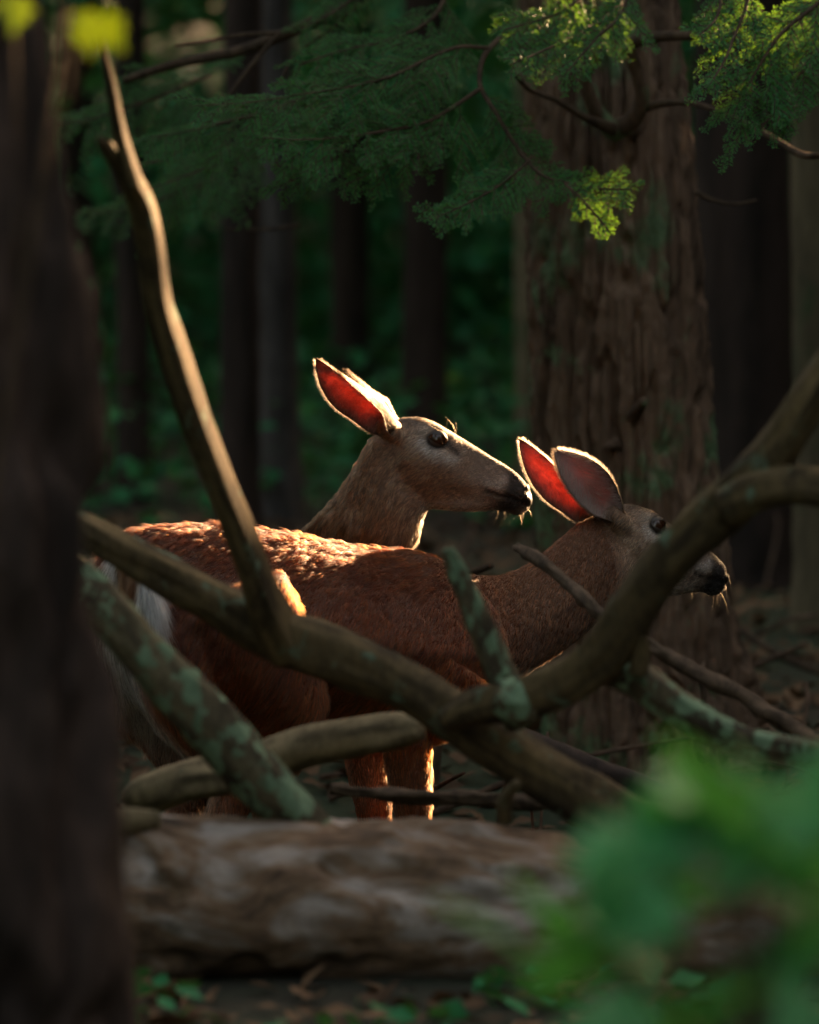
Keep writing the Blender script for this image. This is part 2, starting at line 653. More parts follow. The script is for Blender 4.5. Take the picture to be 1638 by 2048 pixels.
# points chosen for sunlight (the added crowns to the right shade everything else)
for p in [(350, 1060, 11.8, .07), (420, 1060, 11.9, .09), (500, 1050, 11.95, .09), (600, 1065, 12.02, .08), (690, 1085, 12.1, .05), (430, 1120, 11.85, .06), 
          (735, 1560, 12.05, .12), (825, 1560, 12.05, .12), (735, 1630, 12.05, .11), (825, 1640, 12.05, .11),
          (700, 780, 12.6, .10), (770, 820, 12.65, .12), (850, 840, 12.68, .12), (930, 900, 12.68, .10), (1000, 940, 12.68, .10), (1050, 1000, 12.6, .08), (840, 1060, 12.68, .13), (900, 1010, 12.66, .11),
          (1080, 950, 12.5, .09), (1150, 930, 12.5, .07), (1250, 985, 12.6, .02), (1445, 1150, 12.7, .055),
          
          (235, 220, 10.0, .05), (300, 420, 10.0, .07), (320, 560, 10.1, .07), (350, 690, 10.15, .07), (420, 850, 10.2, .06), (460, 960, 10.3, .05),
          (1150, 60, 13.4, .10), (1090, 110, 13.3, .06), (1460, 60, 13.0, .10), (1215, 450, 13.2, .02), (1480, 130, 13.0, .02),
          (185, 60, 7.5, .14), (45, 35, 7.5, .09), (1385, 300, 14.4, .01), (1405, 620, 14.4, .01), (1420, 820, 14.4, .0), (185, 1760, 7.9, .012), (185, 1820, 7.9, .012)]:
    lit(*p)
SHADE.append((W(930, 1330, 12.03), .05))


# ------------------------------------------------------------------ the big hemlock behind the deer
HD = 14.5
rows = px_trunk([(1620, 1050, 1600), (1540, 1068, 1545), (1440, 1078, 1508), (1300, 1084, 1480), (1100, 1076, 1450), (900, 1070, 1428), (700, 1062, 1413), (480, 1055, 1397), (200, 1050, 1372), (0, 1046, 1352)], HD)
low = cr(np.array(rows), 330)
top = low[-1]
up_rows = np.array([top, top + [-.02, 0, .8, -.012], top + [-.05, .02, 2.5, -.035], top + [-.1, .05, 5.5, -.08], top + [-.12, .05, 9.5, -.15]])
upper = cr(up_rows, 30)[1:]
C = np.vstack([low, upper])
bd = bark_disp(.026, 36, .17, 21)


def hem_disp(V, th, P):
    z = V[..., 2]
    d = bd(V, th, P)
    # root flare: buttresses near the ground
    fl = sstep(.75, .3, z)
    return d + fl * .05 * (np.cos(th * 5 + 1.0) * .5 + .4 * np.cos(th * 3))


V, F = tube_np(C[:, :3], C[:, 3], 300, hem_disp)
hbase = rows[0][:3]
hem = thing('hemlock_tree', hbase, 'big furrowed hemlock trunk with pale green lichen behind the two deer', 'tree')
kid('trunk', mesh_np('trunk', V, F, M_hembark), hem)


def px_poly(pts, depth0, depth1=None, n=30):
    depth1 = depth0 if depth1 is None else depth1
    m = len(pts)
    P = np.array([W(p[0], p[1], depth0 + (depth1 - depth0) * k / (m - 1)) for k, p in enumerate(pts)])
    R = np.array([p[2] / 2 / PXM(depth0 + (depth1 - depth0) * k / (m - 1)) for k, p in enumerate(pts)])
    Q = cr(np.column_stack([P, R]), n)
    return Q[:, :3], np.maximum(Q[:, 3], .0008)


def wood_disp(amp, seed, f=14):
    def fn(V, th, P):
        L = np.cumsum(np.r_[0, np.linalg.norm(np.diff(P, axis=0), axis=1)])[:, None]
        th = th + 0 * L
        q = np.stack([np.cos(th) * 1.1, np.sin(th) * 1.1, L * f * .45 + 0 * th], -1)
        g = np.stack([np.cos(th) * 4, np.sin(th) * 4, L * f * .8 + 0 * th], -1)
        return amp * (fbm(q, 3, seed) + .45 * fbm(g, 3, seed + 5))
    return fn


# dead limbs against the trunk
limb_specs = [
    ([(1225, 265, 40), (1190, 215, 30), (1172, 160, 24), (1190, 110, 20), (1215, 70, 16)], 14.15, 14.0),
    ([(1225, 262, 44), (1265, 240, 38), (1285, 195, 32), (1270, 130, 28), (1248, 92, 26), (1200, 55, 20), (1175, 40, 16)], 14.12, 13.9),
    ([(1245, 95, 26), (1300, 75, 24), (1380, 70, 20), (1480, 78, 18), (1570, 95, 16), (1660, 110, 14)], 14.0, 13.7),
    ([(1270, 222, 24), (1320, 208, 15), (1380, 206, 13), (1440, 225, 12), (1500, 250, 12), (1560, 285, 11), (1610, 312, 14), (1680, 305, 12)], 14.1, 13.6),
    ([(1230, 260, 26), (1170, 235, 15), (1110, 200, 12), (1060, 180, 10), (1030, 150, 8)], 14.1, 13.8),
    ([(1392, 385, 10), (1430, 402, 8), (1470, 408, 6), (1515, 400, 4)], 14.3, 14.2),
]
for k, (pts, d0, d1) in enumerate(limb_specs):
    P, R = px_poly(pts, d0, d1, 40)
    V, F = tube_np(P, R, 14, wood_disp(R.max() * .22, 60 + k))
    kid('limb', mesh_np('limb', V, F, M_hembark if k < 2 else M_twig), hem)
# knot stubs on the trunk
for k, (x, y, dx, dy, w) in enumerate([(1262, 835, 26, -34, 26), (1235, 890, -22, 4, 20), (1268, 255, -16, 10, 30)]):
    P, R = px_poly([(x, y, w * 1.3), (x + dx * .5, y + dy * .5, w), (x + dx, y + dy, w * .6)], 14.32, 14.22, 8)
    V, F = tube_np(P, R, 10, wood_disp(.004, 90 + k))
    kid('knot', mesh_np('knot', V, F, M_hembark), hem)


# ------------------------------------------------------------------ hemlock sprays (needle by needle)
class Spray:
    def __init__(self, seed):
        self.tw = []
        self.nd = []
        self.r = np.random.default_rng(seed)

    def twig(self, P, r0, r1):
        self.tw.append(tube_np(P, np.linspace(r0, r1, len(P)), 5, None, False))

    def needles(self, P, nrml, dens=760, ln=.0105):
        seg = np.diff(P, axis=0)
        L = np.linalg.norm(seg, axis=1)
        n = max(4, int(L.sum() * dens))
        c = np.r_[0, np.cumsum(L)]
        s = np.sort(self.r.random(n)) * c[-1]
        i = np.clip(np.searchsorted(c, s) - 1, 0, len(L) - 1)
        p = P[i] + seg[i] * ((s - c[i]) / np.maximum(L[i], 1e-6))[:, None]
        T = seg[i] / np.maximum(L[i], 1e-6)[:, None]
        side = nrmr(np.cross(T, nrml)) * np.where(np.arange(n) % 2, 1, -1)[:, None]
        d = nrmr(side * .85 + T * .45 + self.r.normal(0, .22, (n, 3)) + nrml * .10)
        self.nd.append((p, d, np.broadcast_to(nrml, (n, 3)), ln * (.65 + .6 * self.r.random(n)) * np.clip(1.25 - s / c[-1] * .5, .5, 1)))

    def branchlet(self, p0, d, nrml, L, level, droop):
        m = 7
        t_ = np.linspace(0, 1, m)[:, None]
        bend = self.r.normal(0, .06, 3) * L
        P = p0 + d * L * t_ + np.array([0, 0, -1.0]) * droop * L * t_ ** 2 + bend * t_ ** 2
        self.twig(P, .0011 if level else .0016, .0005)
        self.needles(P, nrml)
        if level > 0 and L > .035:
            k = max(3, int(L / .0135))
            side = nrm(np.cross(d, nrml))
            for q in range(k):
                f = .12 + .82 * q / k
                sg = 1 if q % 2 else -1
                l2 = L * .5 * (1 - f * .75) * (.6 + .7 * self.r.random())
                d2 = nrm(d * .95 + side * sg * .65 + self.r.normal(0, .12, 3))
                self.branchlet(P[0] + (P[-1] - P[0]) * f + (P[int(f * (m - 1))] - (P[0] + (P[-1] - P[0]) * (int(f * (m - 1)) / (m - 1)))), d2, nrml, max(l2, .015), level - 1, droop)

    def along(self, P, nrml, step, Lmax, droop, start=.1, level=1, taper=.6):
        L = np.r_[0, np.cumsum(np.linalg.norm(np.diff(P, axis=0), axis=1))]
        s = start * L[-1]
        q = 0
        while s < L[-1] * .985:
            f = s / L[-1]
            i = min(np.searchsorted(L, s), len(P) - 1)
            T = nrm(P[i] - P[i - 1])
            nn = nrm(nrml + self.r.normal(0, .18, 3))
            side = nrm(np.cross(T, nn)) * (1 if q % 2 else -1)
            l = Lmax * (1 - taper * f) * (.55 + .6 * self.r.random())
            d = nrm(T * .9 + side * .75 + self.r.normal(0, .14, 3))
            self.branchlet(P[i], d, nn, l, level, droop * (.6 + .8 * self.r.random()))
            s += step * .85 * (.7 + .6 * self.r.random())
            q += 1
        self.needles(P[int(len(P) * .6):], nrm(nrml))

    def build(self):
        p = np.vstack([a[0] for a in self.nd])
        d = np.vstack([a[1] for a in self.nd])
        nn = np.vstack([a[2] for a in self.nd])
        ln = np.concatenate([a[3] for a in self.nd])[:, None]
        w = nrmr(np.cross(d, nn + self.r.normal(0, .35, nn.shape))) * .0011
        V = np.stack([p - w * .6, p + d * ln * .55 - w, p + d * ln, p + d * ln * .55 + w], 1).reshape(-1, 3)
        return (V, np.arange(len(V)).reshape(-1, 4)), merge(self.tw)


sp_specs = [  # polyline (px, py, width), depth range, plane normal, step, side length, droop
    ([(1060, 22, 15), (1010, 68, 13), (968, 112, 12), (960, 170, 11), (992, 225, 10), (1032, 292, 9), (1080, 348, 8), (1135, 366, 6), (1200, 378, 5), (1262, 380, 3)], 13.75, 13.2, (-.25, -.75, .6), .022, .17, .25, .38),
    ([(962, 176, 10), (905, 215, 9), (850, 245, 8), (770, 262, 7), (690, 274, 5), (600, 280, 4), (525, 276, 3)], 13.45, 13.2, (.05, -.6, .8), .022, .19, .32, .12),
    ([(975, 96, 9), (915, 95, 8), (850, 120, 7), (790, 150, 7), (710, 172, 6), (600, 190, 5), (500, 205, 4), (390, 212, 3)], 13.6, 13.2, (.05, -.55, .85), .024, .21, .36, .10),
    ([(1130, 368, 6), (1165, 400, 5), (1200, 440, 4), (1222, 468, 3)], 13.25, 13.15, (-.2, -.9, .3), .016, .07, .12, .05),
    ([(1060, 320, 6), (1000, 370, 5), (930, 410, 4), (860, 440, 3)], 13.3, 13.15, (.1, -.8, .55), .018, .12, .2, .05),
    ([(880, 235, 6), (840, 290, 5), (780, 330, 4), (690, 370, 3)], 13.4, 13.3, (0, -.75, .65), .02, .13, .3, .1),
    ([(720, 270, 6), (680, 310, 5), (610, 350, 4), (540, 380, 3)], 13.5, 13.4, (0, -.75, .65), .02, .13, .3, .1),
    ([(1250, 0, 12), (1200, 40, 9), (1150, 70, 7), (1090, 100, 6), (1020, 130, 4)], 13.6, 13.2, (.3, -.7, .6), .019, .14, .25, .0),
    ([(1180, -20, 9), (1130, 20, 7), (1080, 40, 5), (1010, 60, 4)], 13.5, 13.3, (.2, -.7, .6), .02, .15, .3, .0),
    ([(1260, -30, 9), (1240, 30, 7), (1190, 80, 5), (1130, 150, 4)], 13.4, 13.2, (.3, -.75, .5), .02, .12, .25, .0),
    ([(1700, -40, 12), (1620, 20, 9), (1560, 70, 8), (1520, 130, 6), (1490, 190, 5), (1480, 270, 3)], 13.1, 12.95, (-.3, -.8, .5), .021, .17, .25, .0),
    ([(1500, -40, 9), (1490, 20, 8), (1470, 70, 6), (1450, 120, 5), (1420, 170, 3)], 13.05, 12.9, (-.2, -.8, .5), .02, .13, .25, .0),
    ([(1720, 40, 10), (1650, 90, 8), (1600, 150, 6), (1560, 210, 5), (1520, 260, 3)], 13.15, 13.0, (-.3, -.8, .5), .022, .17, .25, .0),
    ([(1420, -50, 9), (1440, 0, 7), (1430, 40, 5), (1400, 70, 4)], 13.1, 12.95, (-.1, -.8, .5), .02, .11, .25, .0),
    ([(900, -20, 9), (860, 40, 8), (780, 80, 6), (690, 100, 5), (600, 130, 4)], 13.9, 13.6, (.0, -.6, .8), .026, .17, .3, .05),
    ([(760, -40, 9), (690, 10, 7), (640, 40, 6), (600, 60, 4)], 14.1, 14.0, (.0, -.6, .8), .03, .12, .3, .05),
    ([(640, 180, 8), (560, 215, 7), (470, 240, 6), (380, 262, 5), (300, 275, 4)], 14.0, 13.8, (.0, -.6, .8), .025, .2, .4, .0),
    ([(560, 255, 8), (500, 300, 7), (430, 330, 6), (350, 360, 5), (270, 390, 4)], 14.6, 14.4, (.0, -.6, .8), .027, .2, .4, .0),
    ([(480, 330, 8), (400, 370, 7), (320, 400, 6), (250, 420, 5), (180, 430, 4)], 15.2, 15.0, (.0, -.6, .8), .028, .2, .4, .0),
    ([(420, 150, 8), (350, 180, 7), (270, 210, 6), (180, 240, 5), (110, 250, 4)], 14.8, 14.6, (.0, -.6, .8), .027, .2, .4, .0),
]
allN, allT = [], []
for k, (pts, d0, d1, nr_, step, ln, droop, st) in enumerate(sp_specs):
    P, R = px_poly(pts, d0, d1, 40)
    sp = Spray(200 + k)
    sp.along(P, nrm(nr_), step, ln, droop, st)
    (nv, nf), tw = sp.build()
    V, F = tube_np(P, R, 8, wood_disp(.0012, 300 + k))
    bo = kid('bough', mesh_np('bough', V, F, M_twig), hem)
    allT.append(tw)
    allN.append((nv, nf))
V, F = merge(allN)
print('needles', len(V) // 4)
kid('needles', mesh_np('needles', V, F, M_needle, False), hem, kind='stuff')
V, F = merge(allT)
kid('twigs', mesh_np('twigs', V, F, M_twig), hem, kind='stuff')
# long bare twigs hanging among the sprays
for k, (pts, d0, d1) in enumerate([
        ([(690, 15, 26), (560, 72, 24), (470, 105, 22), (350, 128, 20), (250, 160, 16)], 14.3, 14.6),
        ([(560, 66, 12), (520, 110, 10), (470, 175, 9), (430, 232, 8), (380, 285, 7), (330, 318, 6), (275, 330, 5)], 14.2, 14.1),
        ([(720, 5, 8), (660, 60, 7), (590, 110, 6), (560, 165, 4)], 14.1, 14.0),
        ([(560, 66, 10), (480, 70, 8), (400, 85, 6), (350, 92, 4)], 14.2, 14.2),
        ([(600, 450, 7), (540, 458, 6), (450, 458, 4)], 15, 15)]):
    P, R = px_poly(pts, d0, d1, 40)
    V, F = tube_np(P, R, 8, wood_disp(R.max() * .15, 330 + k))
    kid('bough', mesh_np('bough', V, F, M_twig), hem)
# upper crown of the hemlock, above the picture
P = crown_cards(np.array([top[0], top[1], top[2]]), 1.6, 1.2, 9.6, 1500, .3, 77)
P = P[beams(P, .1)]
V, F = cards(P, .3, 1.5, .5, .06, 78)
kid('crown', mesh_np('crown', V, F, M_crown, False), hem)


# ------------------------------------------------------------------ trunk close on the left
rows = px_trunk([(2700, -300, 340), (2048, -380, 262), (1600, -400, 226), (1300, -412, 214), (1000, -425, 200), (650, -440, 182), (480, -470, 150), (0, -520, 84), (-300, -555, 50)], 8.0)
low = cr(np.array(rows), 150)
tp = low[-1]
upper = cr(np.array([tp, tp + [-.08, 0, 1.2, -.02], tp + [-.2, 0, 4, -.05], tp + [-.3, 0, 7, -.12], tp + [-.3, 0, 9, -.22]]), 25)[1:]
C = np.vstack([low, upper])
C[:, 3] = np.maximum(C[:, 3], .01)
V, F = tube_np(C[:, :3], C[:, 3], 150, bark_disp(.040, 11, .28, 33))
ft = thing('pine_tree', low[0][:3], 'dark rough-barked trunk standing close beside the log and branches', 'tree')
kid('trunk', mesh_np('trunk', V, F, M_frontbark), ft)
P = crown_cards(np.array([tp[0] - .2, tp[1], tp[2]]), 1.6, 2.2, 9.2, 900, .3, 79)
P = P[beams(P, .1)]
V, F = cards(P, .3, 1.5, .5, .06, 79)
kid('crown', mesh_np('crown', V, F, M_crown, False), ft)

# ------------------------------------------------------------------ trunks behind
bg = [  # px centre, depth, width px, material, label
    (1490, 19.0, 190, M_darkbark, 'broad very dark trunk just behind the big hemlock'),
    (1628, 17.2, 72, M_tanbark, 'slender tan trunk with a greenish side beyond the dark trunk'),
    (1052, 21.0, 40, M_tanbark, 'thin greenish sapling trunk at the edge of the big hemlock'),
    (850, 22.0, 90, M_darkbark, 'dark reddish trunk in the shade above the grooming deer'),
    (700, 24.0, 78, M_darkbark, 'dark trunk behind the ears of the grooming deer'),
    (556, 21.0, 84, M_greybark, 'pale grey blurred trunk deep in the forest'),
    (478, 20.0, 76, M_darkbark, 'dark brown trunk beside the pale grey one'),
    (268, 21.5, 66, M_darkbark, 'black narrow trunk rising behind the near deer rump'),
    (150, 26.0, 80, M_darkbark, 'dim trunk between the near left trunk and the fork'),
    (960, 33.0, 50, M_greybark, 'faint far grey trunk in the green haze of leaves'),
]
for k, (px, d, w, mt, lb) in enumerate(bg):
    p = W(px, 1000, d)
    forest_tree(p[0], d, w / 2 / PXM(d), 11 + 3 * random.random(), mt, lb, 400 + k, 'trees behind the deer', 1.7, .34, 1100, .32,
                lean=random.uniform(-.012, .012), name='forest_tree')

# unseen trees added on the right to block the low sun
k = 0
for ring, (n, dd) in enumerate([(8, 8.5), (11, 12.5), (13, 17.0), (15, 22.0)]):
    for q in range(n):
        a = math.radians(-14 + 126 * (q + .5 * (ring % 2)) / n)
        cx, cy = 0.0, 12.0
        x, y = cx + dd * math.cos(a) + random.uniform(-.4, .4), cy + dd * math.sin(a) + random.uniform(-.4, .4)
        if abs(x) < .14 * y + 1.3:
            continue
        for tries in range(40):
            if clear_of_beams(x, y, .16):
                break
            x, y = x + random.uniform(-.5, .5), y + random.uniform(-.5, .5)
        else:
            continue
        forest_tree(x, y, random.uniform(.13, .24), random.uniform(10.5, 14), M_darkbark, 'unseen forest tree added to shade the clearing from the low sun', 500 + k,
                    'added shade trees around the clearing', 2.7, .02 if ring < 3 else .05, 5200, .40)
        k += 1
for q, (x, y) in enumerate([(5.5, 41), (8, 44), (10.5, 42), (13, 46), (7, 49), (10, 51), (14, 53), (17, 49), (4, 52), (-3, 46), (1.5, 48), (-6, 42), (4.5, 36), (7.5, 36), (10.5, 35), (-6, 15), (-7.5, 20), (-9, 26), (-6.5, 9), (-5.2, 31), (5.6, 33), (-4.4, 24), (4.6, 27)]):  # trees added to shade the hill and sides
    if not clear_of_beams(x, y, .2):
        continue
    forest_tree(x, y, random.uniform(.13, .24), random.uniform(10, 14), M_darkbark, 'dense forest tree added at the side and back to hold back light', 560 + q,
                'added shade trees at the side and back', 2.3, .06, 2600, .36)

q = 0  # unseen trees added to cut low skylight from behind and the sides
for n_, dd in ((10, 7.5), (13, 11.5)):
    for j_ in range(n_):
        a = math.radians(140 + 235 * (j_ + .5 * (n_ % 2)) / n_)
        x, y = dd * math.cos(a) + random.uniform(-.5, .5), 5.5 + dd * math.sin(a) * 1.1 + random.uniform(-.5, .5)
        if (y > -1 and abs(x) < .14 * y + 2.2) or (y < 2 and abs(x) < 3.6) or not clear_of_beams(x, y, .2):
            continue
        forest_tree(x, y, random.uniform(.13, .24), random.uniform(10, 14), M_darkbark, 'unseen forest tree added on the near side to cut low skylight', 700 + q,
                    'added trees on the near side', 2.5, .03, 3000, .42)
        q += 1

# leafy undergrowth glowing green between the trunks
n = 70000
cl = rng.uniform(0, 1, (420, 3))
cl = np.stack([(cl[:, 0] - .5) * 9, 22.5 + 14 * cl[:, 1] ** .7, cl[:, 2]], -1)
kk = rng.integers(0, len(cl), n)
yy = cl[kk, 1] + rng.normal(0, .35, n)
xx = cl[kk, 0] * (.35 + .02 * yy) + rng.normal(0, .35, n)
zz = ground_z(xx, yy) + np.abs(cl[kk, 2] * 3.4 * (yy / 30) + rng.normal(0, .28, n))
P = np.stack([xx, yy, zz], -1)
n = 16000
yy = 20.5 + 9 * rng.random(n)
xx = rng.uniform(-1, 1, n) * (.09 * yy + 1.2)
P2 = np.stack([xx, yy, ground_z(xx, yy) + .02 + .4 * rng.random(n) ** 2 * sstep(15, 19, yy)], -1)
P2 = P2[vn(P2 * [1.3, 1.3, 0], 88) + .35 * vn(P2 * [4, 4, 0], 89) > -.05 - .5 * sstep(17, 21, P2[:, 1])]
P2 = P2[~((P2[:, 1] < 17) & (P2[:, 0] > .2))]
n = 500
xx = rng.uniform(-.75, .9, n)
yy = rng.uniform(8.9, 9.8, n)
P3 = np.stack([xx, yy, ground_z(xx, yy) + .01 + .06 * rng.random(n)], -1)
P3 = P3[vn(P3 * [5, 5, 0], 91) > .1]
V, F = merge([cards(P, .11, 1.5, .9, .05, 71), cards(P2, .07, 1.4, 1.2, .05, 72), cards(P3, .05, 1.5, .8, .05, 73)])
link('undergrowth', mesh_np('undergrowth', V, F, M_under, False), kind='stuff',
     label='green leafy undergrowth between the far trunks', category='undergrowth')


# ------------------------------------------------------------------ fallen log and dead branches
def limb_obj(name, parent, pts, d0, d1, mat, seed, n=70, seg=28, amp=.12, f=14, facet=None):
    P, R = px_poly(pts, d0, d1, n)
    R = R * .9
    V, F = tube_np(P, R, seg, wood_disp(float(np.median(R)) * amp * 2, seed, f))
    if facet is not None:            # flat side cut along the limb to catch a strip of sun
        nf = nrm(facet)
        m_ = len(P) * seg
        ctr, rr = np.repeat(P, seg, 0), np.repeat(R, seg)
        h_ = (V[:m_] - ctr) @ nf
        cut = np.maximum(h_ - .62 * rr, 0)
        V[:m_] -= nf * (cut * .92)[:, None]
    me = mesh_np(name, V, F, mat)
    L = np.cumsum(np.r_[0, np.linalg.norm(np.diff(P, axis=0), axis=1)])[:, None]
    th = np.linspace(0, 2 * np.pi, seg, endpoint=False)[None, :] + L * .9
    g = np.stack([np.cos(th) * 3.2, np.sin(th) * 3.2, L * 5 + 0 * th], -1)
    gr = (sstep(.0, .6, fbm(g * [.55, .55, 1.4], 4, seed + 21)) * .8).ravel()
    pe = (sstep(.08, .45, fbm(g * [.4, .4, 1.0] + 7, 4, seed + 33)) * .6).ravel()
    for nm, a_ in (('grain', gr), ('peel', pe)):
        at = me.attributes.new(nm, 'FLOAT', 'POINT')
        at.data.foreach_set('value', np.r_[a_, np.zeros(len(V) - len(a_))].astype(np.float32))
    return kid(name, me, parent)


lg = [(-150, 1830, 320), (100, 1812, 318), (210, 1805, 292), (420, 1808, 288), (700, 1810, 290), (900, 1808, 290), (1150, 1832, 280), (1400, 1855, 275), (1700, 1870, 280), (1950, 1890, 270)]
P, R = px_poly(lg, 10.05, 10.25, 220)


def log_disp(V, th, P):
    q = V * np.array([5, 16, 16])
    plates = sstep(-.05, .12, fbm(V * np.array([4, 9, 9]) + 3, 4, 71))
    fine = fbm(V * np.array([10, 60, 60]), 3, 72)
    return .018 * plates + .007 * fine + .018 * fbm(q * .3, 2, 73)


V, F = tube_np(P, R, 90, log_disp)
z_under = ground_z(P[110, 0], P[110, 1])
log = thing('fallen_log', (P[110, 0], P[110, 1], P[110, 2] - R[110]), 'thick rotting log with peeling bark lying across the foreground', 'log')
kid('trunk', mesh_np('trunk', V, F, M_log), log)
limb_obj('stub', log, [(190, 1660, 60), (250, 1645, 62), (315, 1640, 40)], 10.0, 10.05, M_pale, 801, 20, 16)
limb_obj('stub', log, [(1010, 1640, 40), (1010, 1600, 34), (1035, 1565, 22)], 10.15, 10.1, M_dead, 802, 14, 14)

A = thing('dead_branch', W(1290, 1660, 10.35), 'long bare forked dead branch rising in front of the near deer', 'branch')
limb_obj('main_limb', A, [(150, 1048, 60), (205, 1080, 72), (300, 1132, 88), (420, 1198, 100), (540, 1264, 128), (680, 1312, 118), (800, 1366, 112), (900, 1426, 116), (1000, 1492, 122), (1130, 1574, 116), (1290, 1664, 110), (1420, 1750, 100)], 10.5, 10.3, M_dead, 811, 110, 40, .10)
limb_obj('fork', A, [(580, 1300, 110), (545, 1235, 98), (515, 1160, 80), (478, 1055, 76), (434, 945, 74), (392, 835, 78), (348, 705, 78), (318, 605, 72), (302, 485, 68), (284, 405, 66), (252, 342, 52), (222, 305, 36), (200, 280, 14)], 10.42, 9.95, M_dead, 812, 110, 48, .10, facet=(.90, -.40, .15))
limb_obj('twig', A, [(272, 375, 46), (246, 290, 38), (234, 230, 32), (222, 165, 28), (206, 100, 22), (196, 40, 18)], 10.0, 9.9, M_dead, 813, 40, 24, facet=(.90, -.40, .15))

B = thing('lichen_branch', W(640, 1690, 10.1), 'straight dead branch crusted with green lichen leaning over the log', 'branch')
limb_obj('main_limb', B, [(120, 1140, 96), (215, 1228, 104), (300, 1318, 112), (400, 1420, 118), (500, 1528, 122), (580, 1615, 118), (640, 1690, 110)], 10.05, 10.15, M_lichen, 821, 80, 36, .14)

Cb = thing('broken_branch', W(300, 1590, 10.7), 'short barkless broken branch lying under the lichen branch', 'branch')
limb_obj('main_limb', Cb, [(262, 1602, 60), (300, 1585, 88), (380, 1562, 92), (480, 1545, 94), (600, 1498, 100), (720, 1474, 92), (800, 1462, 84), (840, 1456, 60)], 10.75, 10.65, M_pale, 831, 70, 30, .10)

D = thing('dead_branch', W(960, 1420, 10.25), 'thick curved dead branch crossing in front of the facing-away deer head', 'branch')
limb_obj('main_limb', D, [(900, 1440, 60), (960, 1412, 86), (1060, 1388, 96), (1150, 1350, 100), (1212, 1300, 104), (1264, 1220, 106), (1332, 1128, 112), (1420, 1042, 112), (1495, 972, 108), (1570, 875, 96), (1640, 768, 88), (1740, 620, 80)], 10.3, 9.9, M_dead, 841, 110, 36, .13)
limb_obj('fork', D, [(1455, 1010, 90), (1500, 985, 84), (1560, 972, 78), (1640, 975, 76), (1760, 1000, 70)], 10.0, 9.9, M_dead, 842, 40, 30, .13)
limb_obj('fork', D, [(1190, 1330, 80), (1250, 1342, 84), (1320, 1385, 80), (1400, 1438, 76), (1500, 1484, 66), (1638, 1508, 56), (1780, 1540, 46), (2000, 1680, 40), (2300, 1970, 30)], 10.25, 10.1, M_lichen, 843, 60, 30, .16)
limb_obj('stub', D, [(1276, 1345, 46), (1282, 1300, 44), (1278, 1262, 36)], 10.15, 10.12, M_dead, 844, 14, 16)
limb_obj('lichen_stub', D, [(1045, 1440, 90), (1022, 1392, 84), (985, 1305, 66), (948, 1215, 56), (915, 1145, 46), (893, 1098, 22)], 10.28, 10.2, M_lichen, 845, 50, 26, .16)
limb_obj('knot', D, [(990, 1395, 60), (1030, 1405, 100), (1075, 1410, 60)], 10.22, 10.22, M_lichen, 846, 18, 24, .3, 30)

E = thing('dead_stick', W(1660, 1500, 11.0), 'thin dark bent stick crossing the neck of the facing-away deer', 'stick')
limb_obj('stem', E, [(1036, 1094, 16), (1066, 1112, 26), (1100, 1138, 24), (1140, 1172, 26), (1165, 1195, 30), (1190, 1222, 28), (1240, 1260, 28), (1300, 1292, 30), (1400, 1346, 34), (1500, 1402, 36), (1580, 1452, 38), (1700, 1522, 38), (1900, 1650, 36), (2150, 1850, 34), (2350, 2045, 30)], 11.5, 10.6, M_twig, 851, 150, 16, .34, 40)
limb_obj('side_twig', E, [(1400, 1350, 20), (1408, 1390, 14), (1405, 1430, 10)], 11.1, 11.1, M_twig, 852, 12, 8)
Ft = thing('dead_stick', W(1250, 1600, 10.95), 'dark straight stick lying level in front of the deer forelegs', 'stick')
limb_obj('stem', Ft, [(660, 1580, 20), (760, 1590, 26), (900, 1594, 30), (1000, 1598, 34), (1100, 1604, 38), (1250, 1612, 44), (1480, 1690, 46), (1720, 1930, 44), (1800, 2050, 40)], 10.95, 10.85, M_twig, 853, 90, 16, .3, 40)
G = thing('dead_stick', W(1280, 1590, 11.4), 'thick dark stick half hidden under the long forked branch', 'stick')
limb_obj('stem', G, [(1010, 1470, 56), (1110, 1510, 58), (1200, 1550, 60), (1330, 1600, 60), (1520, 1740, 56), (1800, 2060, 50)], 11.5, 11.2, M_darkbark, 854, 30, 18, .2)

# tangle of dead sticks on the rise around the hemlock foot
r = np.random.default_rng(91)
base_sticks = [([(1480, 1345, 12), (1560, 1310, 11), (1660, 1270, 9)], 15.2), ([(1440, 1230, 14), (1540, 1300, 16), (1680, 1360, 16)], 16.0), ([(1480, 1290, 10), (1580, 1240, 9), (1680, 1225, 8)], 16.5),
               ([(920, 1150, 16), (960, 1140, 15), (1000, 1126, 9)], 13.6), ([(890, 1180, 10), (950, 1165, 9), (1010, 1172, 6)], 13.7), ([(1040, 1480, 8), (1075, 1420, 7), (1120, 1380, 5)], 13.6),
               ([(850, 1590, 10), (900, 1560, 9), (950, 1535, 7)], 12.9), ([(1100, 1440, 8), (1090, 1500, 7), (1085, 1560, 6)], 13.2), ([(1410, 1300, 9), (1405, 1360, 9), (1420, 1430, 8)], 14.0),
               ([(1500, 1420, 20), (1580, 1400, 22), (1680, 1390, 22)], 15.8), ([(1605, 1340, 9), (1615, 1400, 8), (1600, 1470, 8)], 14.4), ([(1570, 1440, 7), (1580, 1490, 6), (1610, 1540, 6)], 14.0),
               ([(1060, 1575, 6), (1050, 1535, 5), (1062, 1505, 4)], 12.6), ([(1380, 1430, 8), (1480, 1500, 10), (1600, 1540, 10)], 14.2)]
